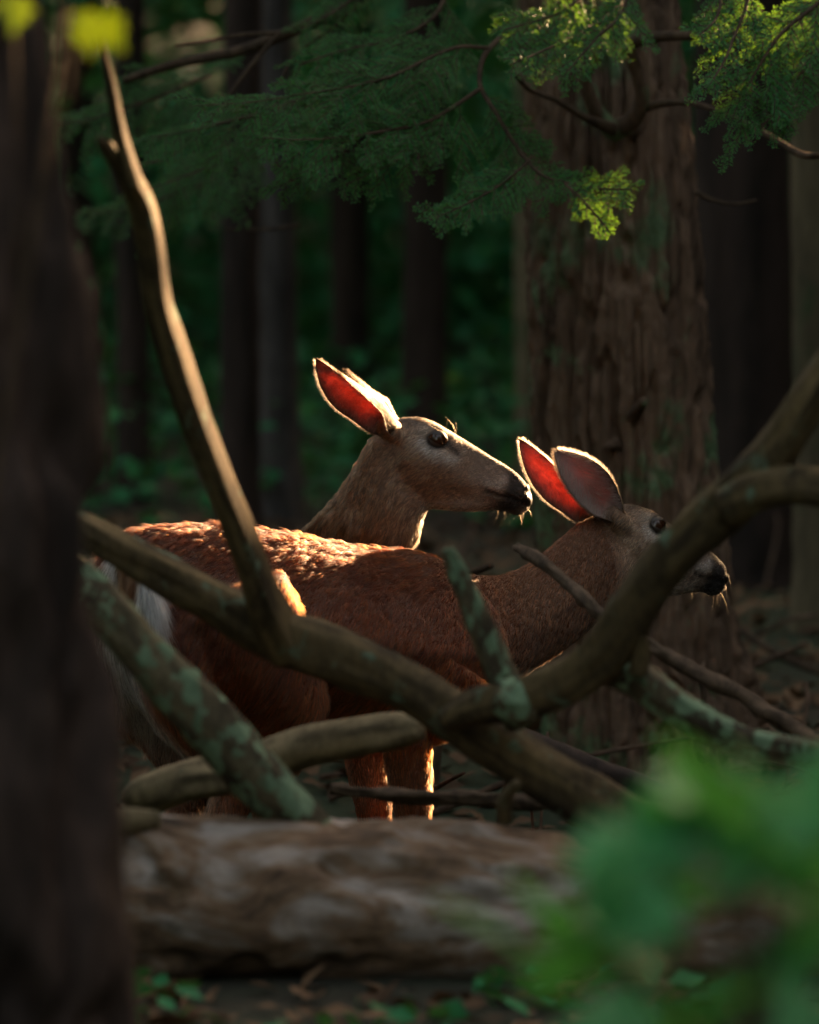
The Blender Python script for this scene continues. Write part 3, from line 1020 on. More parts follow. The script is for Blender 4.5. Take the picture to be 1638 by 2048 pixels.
stick_labels = ['grey stick slanting up to the right of the hemlock foot', 'mossy stick sloping down beyond the hemlock foot', 'thin stick behind the sloping mossy one beyond the hemlock',
                'stout pale twig end poking up between the two deer', 'thin twig under the stout twig end between the two deer', 'curved thin twig in front of the mossy hemlock foot',
                'stick slanting up just behind the deer forelegs', 'upright wispy twig below the thick curved branch', 'upright bent twig in front of the hemlock root',
                'thick dark stick lying level on the rise beyond the hemlock', 'curved upright twig right of the long bent stick', 'short curved twig beside the long bent stick end',
                'tiny curled twig rising behind the level dark stick', 'brown stick lying under the lichen fork by the hemlock root']
for k, (pts, d) in enumerate(base_sticks):
    P, R = px_poly(pts, d, d - .15, 24)
    if P[-1, 2] < P[0, 2]:
        P, R = P[::-1], R[::-1]
    gzk = float(ground_z(P[0, 0], P[0, 1]))
    if P[0, 2] - gzk > .03:              # the lower end goes on down to the ground
        e_ = nrm((P[0] - P[6]) * [1, 1, 0]) * .12
        q0 = np.array([P[0, 0] + e_[0], P[0, 1] + e_[1], gzk - .01])
        Q = cr(np.column_stack([np.vstack([q0, (q0 + P[0]) / 2 + e_ * .2, P[::6]]), np.r_[R[0] * 1.1, R[0] * 1.05, R[::6]]]), 34)
        P, R = Q[:, :3], Q[:, 3]
    V, F = tube_np(P, R, 8, wood_disp(R.max() * .3, 860 + k, 30))
    t_ = thing('fallen_stick', P[0], stick_labels[k], 'stick', 'fallen sticks on the forest floor')
    kid('stem', mesh_np('stem', V, F, M_twig if k % 2 else M_twigwarm), t_)
for k in range(34):
    y = 12.9 + 6 * r.random()
    x = (r.random() - .35) * 2.6
    a = r.random() * np.pi
    L = .2 + .7 * r.random()
    p0 = np.array([x, y, 0.])
    p1 = p0 + np.array([math.cos(a), math.sin(a) * .5, 0]) * L
    p0[2] = ground_z(p0[0], p0[1]) + .01
    p1[2] = ground_z(p1[0], p1[1]) + .02 + .22 * r.random() ** 2
    m = (p0 + p1) / 2 + r.normal(0, .03, 3) + [0, 0, .02]
    P = cr(np.array([p0, m, p1]), 16)
    R = np.linspace(.004 + .009 * r.random(), .002, 16)
    V, F = tube_np(P, R, 7, wood_disp(R.max() * .3, 900 + k, 30))
    t_ = thing('fallen_stick', p0, 'thin fallen dead stick on the forest floor near the hemlock foot', 'stick', 'fallen sticks on the forest floor')
    kid('stem', mesh_np('stem', V, F, M_twig if k % 2 else M_twigwarm), t_)


# ------------------------------------------------------------------ saplings out of focus in front
def maple_leaf(size, seed):
    r = np.random.default_rng(seed)
    # lobed outline around the midrib
    half = [(0, 0), (.16, -.04), (.34, .06), (.27, .17), (.50, .34), (.33, .40), (.36, .60), (.20, .62), (.12, .80), (0, 1.0)]
    out = half + [(-x, y) for x, y in half[-2:0:-1]]
    o = np.array(out)
    mid = np.array([[0, .3], [0, .6]])
    V2 = np.vstack([o, [[0, .35]]])
    zz = .12 * np.abs(V2[:, 0]) - .18 * (V2[:, 1] - .3) ** 2 + r.normal(0, .015, len(V2))
    V = np.column_stack([V2[:, 0] * size, V2[:, 1] * size, zz * size])
    n = len(o)
    k = np.arange(n)
    F = np.stack([np.full(n, n), k, (k + 1) % n], -1)
    return V, F


def sapling(name, label, base, spots, depth_fn, stem_mat, seed, size, rots=None, yoff=0, leaf=M_leaf):
    root = thing(name, base, label, 'sapling')
    r = np.random.default_rng(seed)
    hub = np.array(base)
    tip = np.mean([W(x, y, depth_fn(x, y)) for x, y in spots], 0)
    P = cr(np.array([hub, hub * .5 + tip * .5 + [.02, 0, .03], tip]), 20)
    V, F = tube_np(P, np.linspace(.008, .003, 20), 8)
    kid('stem', mesh_np('stem', V, F, stem_mat), root)
    variants = [mesh_np('leaf', *maple_leaf(size, seed + q), leaf) for q in range(4)]
    for q, (x, y) in enumerate(spots):
        p = W(x, y + yoff, depth_fn(x, y))
        i = r.integers(8, 20)
        Q = cr(np.array([P[i], P[i] * .5 + p * .5 + [0, 0, .02], p]), 8)
        V, F = tube_np(Q, np.linspace(.0022, .0012, 8), 5)
        kid('leaf_stalk', mesh_np('leaf_stalk', V, F, stem_mat), root)
        o = bpy.data.objects.new('leaf', variants[q % 4])
        COL.objects.link(o)
        o.parent = root
        o.location = Vector(p) - root.location
        o.rotation_euler = (r.uniform(.3, 1.1), r.uniform(-.4, .4), r.uniform(-2.4, 2.4))
        if rots:
            o.rotation_euler = rots[q]
        s = r.uniform(.8, 1.2)
        o.scale = (s, s, s)
    return root


spots = [(1400, 1520), (1340, 1560), (1560, 1540), (1480, 1580), (1330, 1640), (1420, 1640), (1520, 1640), (1620, 1600), (1290, 1700), (1600, 1700), (1180, 1740), (1120, 1830), (1240, 1800),
         (1180, 1860), (1290, 1860), (1380, 1720), (1450, 1700), (1560, 1880), (1620, 1820), (1330, 2010), (1240, 2030), (1410, 1980), (1080, 1890), (1640, 1940), (1500, 1600), (1360, 1800), (1580, 1620), (1640, 1530), (1450, 1540), (1620, 1660), (1540, 1700), (1680, 1580), (1700, 1700), (1680, 1800), (1500, 1960), (1600, 2040), (1440, 2040), (1230, 1700), (1150, 1790), (1060, 1840), (1300, 1950), (1680, 1480)]
sapling('maple_sapling', 'leafy green sapling blurred in front of the log end', (.38, 5.5, float(ground_z(.38, 5.5))), spots, lambda x, y: 5.55 + .25 * math.sin(x * .05 + y * .03), M_twig, 31, .105, None, 90)
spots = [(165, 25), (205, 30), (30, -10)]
sapling('maple_sapling', 'few sunlit yellow-green leaves hanging beside the near dark trunk', (-.66, 7.6, float(ground_z(-.66, 7.6))), spots, lambda x, y: 7.5 + .1 * math.sin(x * .05), M_twig, 37, .06, [(1.75, 3.0, .5), (1.5, 2.6, -.6), (1.9, 3.3, .3)], 0, M_leaf_sun)


# ------------------------------------------------------------------ deer
def loft(secs, n_ring=44, per=7):
    """secs: dicts c, U, V, kb, kt -> closed surface"""
    rowsv = np.array([np.concatenate([s['c'], s['U'], s['V'], [s.get('kb', 1), s.get('kt', 1)]]) for s in secs])
    Q = cr(rowsv, (len(secs) - 1) * per + 1)
    th = np.linspace(0, 2 * np.pi, n_ring, endpoint=False)
    cx, cz = np.cos(th), np.sin(th)
    V = []
    for q in Q:
        c, U, S_, kb, kt = q[:3], q[3:6], q[6:9], q[9], q[10]
        m = 1 + (kt - 1) * np.clip(cz, 0, 1) + (kb - 1) * np.clip(-cz, 0, 1)
        V.append(c + S_ * (cx * m)[:, None] + U * cz[:, None])
    V = np.array(V)
    m, n = V.shape[:2]
    Vf = V.reshape(-1, 3)
    i, j = np.meshgrid(np.arange(m - 1), np.arange(n), indexing='ij')
    a = i * n + j
    b = i * n + (j + 1) % n
    F = [np.stack([a, b, b + n, a + n], -1).reshape(-1, 4)]
    Vf = np.vstack([Vf, V[0].mean(0), V[-1].mean(0)])
    k = np.arange(n)
    F.append(np.stack([np.full(n, m * n), (k + 1) % n, k], -1))
    F.append(np.stack([np.full(n, m * n + 1), (m - 1) * n + k, (m - 1) * n + (k + 1) % n], -1))
    return Vf, F


ZH = 5360.0                      # head tracing units per metre
HEAD = [  # top, bottom, half width, bottom width factor, top width factor
    ((40, 150), (140, 860), .046, .8, .8), ((110, 88), (220, 960), .053, .62, .8), ((190, 74), (310, 1006), .056, .52, .85), ((330, 74), (430, 1018), .059, .46, .95), ((470, 122), (560, 1032), .061, .44, 1.0),
    ((620, 205), (715, 1050), .055, .46, .95), ((780, 302), (835, 1056), .045, .52, .9), ((960, 412), (970, 1050), .036, .6, .85), ((1120, 512), (1090, 1042), .031, .7, .85), ((1240, 585), (1195, 1050), .030, .78, .85),
    ((1335, 655), (1285, 1074), .031, .8, .85), ((1405, 740), (1365, 1070), .030, .8, .85), ((1450, 830), (1425, 1045), .026, .8, .85), ((1474, 905), (1462, 1008), .017, .8, .9), ((1484, 945), (1480, 975), .005, 1, 1)]


def hz(x, y):
    return (x - 490) / ZH, -(y - 305) / ZH


class Deer:
    pass


def head_frame(eye_px, depth, yaw, pitch, le=.050):
    H = Deer()
    f = np.array([math.cos(yaw), math.sin(yaw), 0])
    l = np.array([math.sin(yaw), -math.cos(yaw), 0])
    u = np.array([0, 0, 1.0])
    H.f = f * math.cos(pitch) + u * math.sin(pitch)
    H.u = u * math.cos(pitch) - f * math.sin(pitch)
    H.l = l
    H.o = W(*eye_px, depth) - l * le
    return H


def h2w(H, f, u, l):
    return H.o + H.f * f + H.u * u + H.l * l


def w2h(H, P):
    d = P - H.o
    return d @ H.f, d @ H.u, d @ H.l


def head_secs(H):
    out = []
    for tp_, bt, hw, kb, kt in HEAD:
        f1, u1 = hz(*tp_)
        f0, u0 = hz(*bt)
        T, Bm = h2w(H, f1, u1, 0), h2w(H, f0, u0, 0)
        out.append(dict(c=(T + Bm) / 2, U=(T - Bm) / 2, V=H.l * hw, kb=kb, kt=kt))
    return out


def body_mesh(name, parts, voxel=.0055, smooth=9):
    V, F = merge(parts)
    me = mesh_np(name + '_raw', V, F)
    o = bpy.data.objects.new(name + '_raw', me)
    COL.objects.link(o)
    m = o.modifiers.new('r', 'REMESH')
    m.mode = 'VOXEL'
    m.voxel_size = voxel
    s = o.modifiers.new('s', 'SMOOTH')
    s.factor = .5
    s.iterations = smooth
    dg = bpy.context.evaluated_depsgraph_get()
    dg.update()
    me2 = bpy.data.meshes.new_from_object(o.evaluated_get(dg))
    bpy.data.objects.remove(o)
    bpy.data.meshes.remove(me)
    n = len(me2.vertices)
    V = np.empty(n * 3, np.float32)
    me2.vertices.foreach_get('co', V)
    nf = len(me2.polygons)
    ls = np.empty(nf, np.int32)
    lt = np.empty(nf, np.int32)
    me2.polygons.foreach_get('loop_start', ls)
    me2.polygons.foreach_get('loop_total', lt)
    li = np.empty(len(me2.loops), np.int32)
    me2.loops.foreach_get('vertex_index', li)
    Q = ls[lt == 4][:, None] + np.arange(4)
    F4 = li[Q]
    Tt = ls[lt == 3][:, None] + np.arange(3)
    F3 = li[Tt]
    bpy.data.meshes.remove(me2)
    return V.reshape(-1, 3).astype(float), [f for f in (F4, F3) if len(f)]


def vnormals(V, F):
    N = np.zeros_like(V)
    for f in F:
        fn = np.cross(V[f[:, 2]] - V[f[:, 0]], V[f[:, -1]] - V[f[:, 1]])
        for k in range(f.shape[1]):
            np.add.at(N, f[:, k], fn)
    return nrmr(N)


def g2(x, y, x0, y0, sx, sy=None):
    sy = sx if sy is None else sy
    return np.exp(-.5 * (((x - x0) / sx) ** 2 + ((y - y0) / sy) ** 2))


def seg_d(x, y, pts):
    d = np.full(x.shape, 1e9)
    for (ax, ay), (bx, by) in zip(pts[:-1], pts[1:]):
        vx, vy = bx - ax, by - ay
        t_ = np.clip(((x - ax) * vx + (y - ay) * vy) / (vx * vx + vy * vy), 0, 1)
        d = np.minimum(d, np.hypot(x - ax - vx * t_, y - ay - vy * t_))
    return d


def sculpt_head(H, V, N):
    f, u, l = w2h(H, V)
    X, Y = f * ZH + 490, -u * ZH + 305
    inh = sstep(-.12, -.09, f) * (np.abs(l) < .09) * (u > -.2) * (u < .08)
    sgn = np.sign(l)
    side = sstep(.012, .024, np.abs(l))
    d = np.zeros(len(V))
    d += .005 * g2(X, Y, 500, 195, 110, 45) * side            # brow ridge
    d -= .006 * g2(X, Y, 500, 310, 95, 65) * side             # socket
    d += .003 * g2(X, Y, 420, 430, 150, 50) * side            # cheek bone
    d -= .004 * g2(X, Y, 690, 430, 45, 40) * side             # tear pit
    d -= .005 * g2(X, Y, 860, 640, 190, 90) * side            # hollow before the eye
    d += .005 * g2(X, Y, 330, 760, 150, 150) * side           # jaw muscle
    d -= .004 * g2(X, Y, 720, 880, 150, 60) * side
    d -= .0055 * np.exp(-.5 * (seg_d(X, Y, [(1000, 830), (1120, 880), (1260, 905), (1400, 960), (1478, 1000)]) / 12) ** 2) * (np.abs(l) > .006)   # mouth
    d -= .006 * g2(X, Y, 1438, 850, 22, 16) * (np.abs(l) > .008)   # nostril
    d += .003 * g2(X, Y, 1400, 800, 40, 40)
    d += .003 * g2(X, Y, 1330, 1050, 70, 30)
    return V + N * (d * inh)[:, None]


def head_colour(H, V, C):
    """grey-brown face, pale eye ring, dark muzzle band, white chin"""
    f, u, l = w2h(H, V)
    X, Y = f * ZH + 490, -u * ZH + 305
    inh = sstep(-.135, -.06, f) * (np.abs(l) < .1) * (u > -.22) * (u < .1)
    side = sstep(.004, .016, np.abs(l))

    def mixin(C, w, col):
        w = np.clip(w, 0, 1)[:, None]
        return C * (1 - w) + np.array(col) * w
    n = fbm(V * 60, 3, 5) * .12
    face = mixin(C * 0 + np.array([.56, .35, .225]), sstep(520, 980, X) * .7, (.44, .33, .27))
    face = face * (1 + n[:, None])
    C = mixin(C, inh, (0, 0, 0)) + face * inh[:, None]
    C = mixin(C, inh * g2(X, Y, 300, 90, 190, 55) * .85, (.05, .032, .022))        # dark crown
    C = mixin(C, inh * .55 * np.exp(-.5 * (seg_d(X, Y, [(620, 215), (1000, 445), (1300, 640)]) / 55) ** 2), (.14, .085, .055))  # bridge
    C = mixin(C, inh * side * .75 * np.exp(-.5 * (seg_d(X, Y, [(340, 330), (400, 420), (520, 470), (650, 500)]) / 46) ** 2), (.95, .85, .76))   # pale ring
    C = mixin(C, inh * side * .6 * g2(X, Y, 390, 215, 70, 35), (.8, .68, .56))
    C = mixin(C, inh * side * sstep(150, 115, np.hypot((X - 495), (Y - 305) * 1.35)), (.03, .02, .016))
    C = mixin(C, inh * side * .85 * np.exp(-.5 * (seg_d(X, Y, [(590, 345), (650, 400), (700, 450)]) / 26) ** 2), (.035, .024, .02))   # tear line
    C = mixin(C, inh * side * .55 * np.exp(-.5 * (seg_d(X, Y, [(430, 960), (700, 985), (1000, 985)]) / 40) ** 2), (.92, .80, .69))    # pale jaw
    C = mixin(C, inh * sstep(940, 1010, Y) * sstep(1200, 900, X) * sstep(250, 420, X) * .7, (.5, .42, .35))
    C = mixin(C, inh * .6 * np.exp(-.5 * (seg_d(X, Y, [(1020, 770), (1110, 800), (1190, 730)]) / 38) ** 2), (.86, .76, .68))
    C = mixin(C, inh * sstep(1130, 1240, X + .25 * (Y - 850)) * .95, (.028, .022, .02))                # dark muzzle
    C = mixin(C, inh * g2(X, Y, 1210, 990, 110, 55) * 1.1, (.022, .018, .017))                         # chin spot
    C = mixin(C, inh * g2(X, Y, 1430, 1040, 45, 22) * 1.1, (.55, .48, .4))                              # chin tip
    C = mixin(C, inh * np.exp(-.5 * (seg_d(X, Y, [(1000, 830), (1120, 880), (1260, 905), (1400, 960)]) / 16) ** 2), (.015, .011, .01))
    return C


def hair_object(name, P, T, L, C, parent, droot=.00022, bendv=None, npt=5, rad_scale=None):
    """strands from roots P along T (n,3) of length L with colour C"""
    n = len(P)
    s = np.linspace(0, 1, npt)
    if bendv is None:
        bendv = np.zeros_like(P)
    pos = P[:, None, :] + T[:, None, :] * (L[:, None] * s)[..., None] + bendv[:, None, :] * (L[:, None] * s ** 2)[..., None]
    hc = bpy.data.hair_curves.new(name)
    hc.add_curves([npt] * n)
    hc.attributes['position'].data.foreach_set('vector', pos.astype(np.float32).ravel())
    ra = hc.attributes.get('radius') or hc.attributes.new('radius', 'FLOAT', 'POINT')
    prof = droot * np.array([1, 1, .85, .6, .12] if npt == 5 else np.linspace(1, .15, npt))
    rad = np.tile(prof, n).reshape(n, npt)
    if rad_scale is not None:
        rad = rad * rad_scale[:, None]
    ra.data.foreach_set('value', rad.astype(np.float32).ravel())
    ca = hc.attributes.new('col', 'FLOAT_COLOR', 'CURVE')
    C4 = np.ones((n, 4), np.float32)
    C4[:, :3] = np.clip(.62 * np.power(np.clip(C, 0, 1), 1.12), .003, .95)
    ca.data.foreach_set('color', C4.ravel())
    hc.materials.append(M_hair)
    return kid(name, hc, parent)


def sample_surface(V, F, n, r, wfn=None):
    tris = []
    for f in F:
        tris.append(f[:, [0, 1, 2]])
        if f.shape[1] == 4:
            tris.append(f[:, [0, 2, 3]])
    T = np.vstack(tris)
    A = .5 * np.linalg.norm(np.cross(V[T[:, 1]] - V[T[:, 0]], V[T[:, 2]] - V[T[:, 0]]), axis=1)
    if wfn is not None:
        A = A * wfn(V[T].mean(1))
    c = np.cumsum(A)
    k = np.searchsorted(c, r.random(n) * c[-1])
    k = np.minimum(k, len(T) - 1)
    a, b_ = r.random(n), r.random(n)
    fl = a + b_ > 1
    a[fl], b_[fl] = 1 - a[fl], 1 - b_[fl]
    w = np.stack([1 - a - b_, a, b_], -1)
    return T[k], w


def ear(H, base, tip, width, opening, parent, seed, nhair=4500, spread=1.0, glow=1.0):
    d = tip - base
    L = np.linalg.norm(d)
    d = d / L
    o = nrm(np.asarray(opening, float) - d * np.dot(opening, d))
    sd_ = np.cross(d, o)
    nt_, ns = 34, 26
    tt = np.linspace(0, 1, nt_)
    ss = np.linspace(-1, 1, ns)
    prof = np.interp(tt, [0, .06, .15, .3, .45, .6, .75, .87, .95, 1], [.40, .46, .62, .88, 1.0, .97, .78, .5, .25, .02])
    Ang = np.interp(tt, [0, .1, .25, .5, .8, 1], [2.75, 2.3, 1.75, 1.25, .95, .7]) * spread
    Vi, Vo, col_i, col_o, thin_i, nrmO = [], [], [], [], [], []
    for t_, p_, A_ in zip(tt, prof, Ang):
        Rr = width * p_ / max(math.sin(min(A_, math.pi / 2)), .3)
        cen = base + d * L * t_ + o * (.018 * math.sin(math.pi * t_)) - o * .010 * t_ * t_
        for s_ in ss:
            a_ = s_ * A_
            off = sd_ * Rr * math.sin(a_) - o * (Rr * (math.cos(a_) - math.cos(min(A_, 1.7))))
            nn_ = nrm(sd_ * math.sin(a_) - o * math.cos(a_))
            Vo.append(cen + off)
            th_ = .0035 * (1 - s_ ** 6) * (1 - t_ ** 6) + .0006
            Vi.append(cen + off - nn_ * th_)
            nrmO.append(nn_)
            rim = max(abs(s_) ** 3, t_ ** 7)
            col_i.append(np.array([.56, .34, .30]) * (1 - rim) + np.array([.14, .10, .08]) * rim if t_ > .12 else np.array([.16, .11, .085]))
            col_o.append(np.array([.10, .066, .045]) * (1 - .5 * t_ ** 3))
            thin_i.append(np.array([1, 1, 1.]) * np.clip(glow * (1 - rim) * sstep(.1, .28, t_), 0.02, 1))
    Vi, Vo, nrmO = np.array(Vi), np.array(Vo), np.array(nrmO)
    i, j = np.meshgrid(np.arange(nt_ - 1), np.arange(ns - 1), indexing='ij')
    a = (i * ns + j).ravel()
    Fo = np.stack([a, a + 1, a + ns + 1, a + ns], -1)
    m = nt_ * ns
    Fi = Fo[:, ::-1] + m
    e = []
    for i_ in range(nt_ - 1):
        p, q = i_ * ns, (i_ + 1) * ns
        e += [(p, q, q + m, p + m), (p + ns - 1, p + ns - 1 + m, q + ns - 1 + m, q + ns - 1)]
    for j_ in range(ns - 1):
        p = (nt_ - 1) * ns + j_
        e.append((p, p + 1, p + 1 + m, p + m))
    V = np.vstack([Vo, Vi])
    me = mesh_np('ear', V, np.vstack([Fo, Fi, np.array(e)]), M_ear)
    attr_col(me, np.vstack([col_o, col_i]))
    attr_col(me, np.vstack([thin_i, thin_i]), 'thin')
    eo = kid('ear', me, parent)
    # short hair on the back and along the rim, long pale hair inside
    r = np.random.default_rng(seed)
    co = np.array(col_o)
    T, w = sample_surface(Vo, [Fo], nhair, r)
    P = (Vo[T] * w[..., None]).sum(1)
    nn_ = nrmr((nrmO[T] * w[..., None]).sum(1))
    dirs = nrmr(d + nn_ * .28 + r.normal(0, .16, P.shape))
    Ls = .008 * (.6 + .7 * r.random(len(P)))
    Cc = (co[T] * w[..., None]).sum(1) * (.8 + .5 * r.random((len(P), 1)))
    tt_ = ((P - base) @ d) / L
    Cc = Cc * (1 - .55 * sstep(.75, 1, tt_))[:, None]
    # rim
    nr_h = nhair // 2
    ti = r.random(nr_h) ** .8
    si = np.where(r.random(nr_h) < .5, 0, ns - 1)
    it = np.clip((ti * (nt_ - 1)), 0, nt_ - 2)
    i0 = it.astype(int)
    fr = (it - i0)[:, None]
    Pr = Vo[i0 * ns + si] * (1 - fr) + Vo[(i0 + 1) * ns + si] * fr
    outw = nrmr(Pr - (base + d * (((Pr - base) @ d))[:, None]))
    dr = nrmr(d * .7 + outw * .75 + r.normal(0, .25, Pr.shape))
    Cr = np.tile(np.array([.22, .155, .11]), (nr_h, 1))
    # inside
    ni = int(nhair * .5)
    T2, w2 = sample_surface(Vi, [Fo], ni, r)
    P2 = (Vi[T2] * w2[..., None]).sum(1)
    n2 = -nrmr((nrmO[T2] * w2[..., None]).sum(1))
    s2 = (P2 - base) @ sd_
    t2 = ((P2 - base) @ d) / L
    keep = (t2 > .08) & ((np.abs(s2) > width * .25) | (t2 < .5)) & (t2 < .93)
    P2, n2, s2, t2 = P2[keep], n2[keep], s2[keep], t2[keep]
    d2 = nrmr(d * .8 + n2 * .55 - sd_ * np.sign(s2)[:, None] * .35 + r.normal(0, .2, P2.shape))
    L2 = .016 * (.5 + .9 * r.random(len(P2)))
    C2 = np.tile(np.array([.50, .43, .38]), (len(P2), 1)) * (.6 + .6 * r.random((len(P2), 1)))
    hair_object('ear_hair', np.vstack([P, Pr, P2]), np.vstack([dirs, dr, d2]), np.concatenate([Ls, .006 * (.5 + r.random(nr_h)), L2]), np.vstack([Cc, Cr, C2]), eo, .00016)
    return eo


def eyes(H, V, parent):
    f, u, l = w2h(H, V)
    out = []
    for sg in (1, -1):
        sel = (np.abs(f - .002) < .010) & (np.abs(u) < .010) & (l * sg > 0)
        ls = np.abs(l[sel]).max() if sel.any() else .05
        r_ = .0215
        ax = nrm(H.l * sg * 1.0 + H.f * .28 + H.u * .06)
        c = h2w(H, .002, .0, sg * ls) - ax * (r_ - .0065)
        bm = bmesh.new()
        bmesh.ops.create_uvsphere(bm, u_segments=40, v_segments=28, radius=r_)
        me = bpy.data.meshes.new('eye')
        bm.to_mesh(me)
        bm.free()
        me.materials.append(M_eye)
        for p in me.polygons:
            p.use_smooth = True
        e = bpy.data.objects.new('eye', me)
        COL.objects.link(e)
        e.parent = parent
        e.location = Vector(c) - parent.location
        # lids: shell round the ball with an almond opening
        ex = nrm(H.f - ax * np.dot(H.f, ax))
        ex = nrm(ex * math.cos(.35) - nrm(H.u) * math.sin(.35))
        ex = nrm(ex - ax * np.dot(ex, ax))
        ey = np.cross(ax, ex)
        if np.dot(ey, H.u) < 0:
            ey = -ey
        ph = np.linspace(0, 2 * np.pi, 48, endpoint=False)
        upr = np.where(np.sin(ph) > 0, .47, .40)
        inner = 1.0 / np.sqrt((np.cos(ph) / 1.02) ** 2 + (np.sin(ph) / upr) ** 2)
        inner = inner * (1 + .10 * np.cos(ph) ** 8)
        rings = []
        for q, k in enumerate(np.linspace(0, 1, 6)):
            ang = inner + (1.45 - inner) * k
            rr = r_ * (1.004 + .06 * math.sin(math.pi * min(k * 1.6 + .12, 1)))
            rings.append(c + rr * (np.cos(ang)[:, None] * ax + np.sin(ang)[:, None] * (np.cos(ph)[:, None] * ex + np.sin(ph)[:, None] * ey)))
        Vv = np.vstack(rings)
        n = 48
        i, j = np.meshgrid(np.arange(5), np.arange(n), indexing='ij')
        a = i * n + j
        b = i * n + (j + 1) % n
        lid = bpy.data.objects.new('eyelid', mesh_np('eyelid', Vv, np.stack([a, b, b + n, a + n], -1).reshape(-1, 4), M_lid))
        COL.objects.link(lid)
        lid.parent = e
        lid.location = -Vector(c)
        out.append((c, ax))
    return out


def make_deer(name, label, base, H, parts, coat_col, flow_pts, nhair, ears, seed, wfn=None, len_scale=1.0):
    root = thing(name, base, label, 'deer', None)
    V, F = body_mesh(name, parts)
    N = vnormals(V, F)
    V = sculpt_head(H, V, N)
    N = vnormals(V, F)
    C = coat_col(V)
    C = head_colour(H, V, C)
    me = mesh_np('body', V, F, M_skin)
    attr_col(me, np.clip(C * .35, 0, 1))
    kid('body', me, root)
    ey = eyes(H, V, root)
    # nose pad: the leathery front of the muzzle
    f, u, l = w2h(H, V)
    X, Y = f * ZH + 490, -u * ZH + 305
    nose = (X + .10 * (Y - 850) > 1408) & (Y < 985) & (Y > 740) & (np.abs(l) < .05)
    sel = [q[np.all(nose[q], 1)] for q in F]
    Fn = [q for q in sel if len(q)]
    if Fn:
        used = np.unique(np.concatenate([q.ravel() for q in Fn]))
        mp = np.full(len(V), -1)
        mp[used] = np.arange(len(used))
        Vn = V[used] + N[used] * .0016
        kid('nose_pad', mesh_np('nose_pad', Vn, [mp[q] for q in Fn], M_nose), root)
    for k, (eb, et, wd_, op, sprd, gl) in enumerate(ears):
        ear(H, eb, et, wd_, op, root, seed + k, spread=sprd, glow=gl)
    # coat
    r = np.random.default_rng(seed)
    T, w = sample_surface(V, F, nhair, r, wfn)
    P = (V[T] * w[..., None]).sum(1)
    Nn = nrmr((N[T] * w[..., None]).sum(1))
    Cc = (C[T] * w[..., None]).sum(1)
    fp = np.array([q[0] for q in flow_pts])
    fv = np.array([nrm(q[1]) for q in flow_pts])
    fl = np.array([q[2] for q in flow_pts])
    flow = np.zeros_like(P)
    leng = np.zeros(len(P))
    for s in range(0, len(P), 40000):
        d2 = ((P[s:s + 40000, None, :] - fp[None]) ** 2).sum(-1)
        ww = 1 / (d2 + .0012) ** 3
        ww /= ww.sum(1, keepdims=True)
        flow[s:s + 40000] = ww @ fv
        leng[s:s + 40000] = ww @ fl
    hf, hu, hl = w2h(H, P)
    # muzzle and brow hair lie flat
    tang = nrmr(flow - Nn * (flow * Nn).sum(1, keepdims=True))
    warp = np.stack([fbm(P * 16, 3, seed + 1), fbm(P * 16 + 9, 3, seed + 2), fbm(P * 16 + 17, 3, seed + 3)], -1)
    clump = np.stack([vn(P * 130, seed + 4), vn(P * 130 + 5, seed + 5), vn(P * 130 + 11, seed + 6)], -1)
    short = sstep(.016, .007, leng)[:, None]
    lift = .25 + .18 * fbm(P * 30, 2, seed + 7)[:, None]
    dirs = tang + Nn * (lift * (1 - .35 * short)) + (warp * .42 + clump * .42) * (1 - .7 * short) + r.normal(0, .10, P.shape)
    dirs = nrmr(dirs)
    dn = (dirs * Nn).sum(1, keepdims=True)
    dirs = nrmr(dirs + Nn * np.maximum(.10 - dn, 0))
    bend = tang * .25 - Nn * .28 + np.array([0, 0, -.12])
    L = leng * (.6 + .65 * r.random(len(P))) * len_scale
    keep = np.ones(len(P), bool)
    for c, ax in ey:
        keep &= np.linalg.norm(P - c, axis=1) > .0245
    hX, hY = hf * ZH + 490, -hu * ZH + 305
    keep &= ~((hX + .10 * (hY - 850) > 1402) & (hY < 992) & (hY > 730) & (np.abs(hl) < .05))
    var = (.22 + 1.75 * r.random((len(P), 1)) ** 1.8) * (1 + .5 * clump[:, :1])
    hair_object('coat', P[keep], dirs[keep], L[keep], (Cc * var)[keep], root, .00034, bend[keep], rad_scale=(.75 + .25 * sstep(.006, .014, L))[keep])
    # whiskers on chin, lips and brow
    Pw, Tw, Lw = [], [], []
    for k in range(28):
        x = r.uniform(1130, 1460)
        y = 1052 + r.normal(0, 14) if r.random() < .65 else r.uniform(860, 1000)
        f_, u_ = hz(x, min(y, 1062))
        sg = 1 if r.random() < .6 else -1
        l_ = sg * r.uniform(.004, .024)
        Pw.append(h2w(H, f_, u_ + .002, l_))
        Tw.append(nrm(-H.u * r.uniform(.5, 1.2) + H.f * r.normal(.1, .35) + H.l * l_ * 12))
        Lw.append(.008 + .05 * r.random() ** 2.5)
    for k in range(6):
        f_, u_ = hz(r.uniform(520, 700), r.uniform(160, 240))
        Pw.append(h2w(H, f_, u_ - .004, r.uniform(.015, .04)))
        Tw.append(nrm(H.u * 1.0 + H.f * r.normal(0, .5) + H.l * .4))
        Lw.append(r.uniform(.012, .03))
    Pw, Tw, Lw = np.array(Pw), np.array(Tw), np.array(Lw)
    hair_object('whiskers', Pw, Tw, Lw, np.tile([.30, .17, .08], (len(Pw), 1)), root, .00013, np.tile(-.3 * H.f, (len(Pw), 1)), npt=7)
    return root, V, F, N


def leg_parts(pts, radii, n=40):
    Q = cr(np.column_stack([np.array(pts), radii]), n)
    return tube_np(Q[:, :3], Q[:, 3], 20)


DOWN = np.array([0, 0, -1.0])

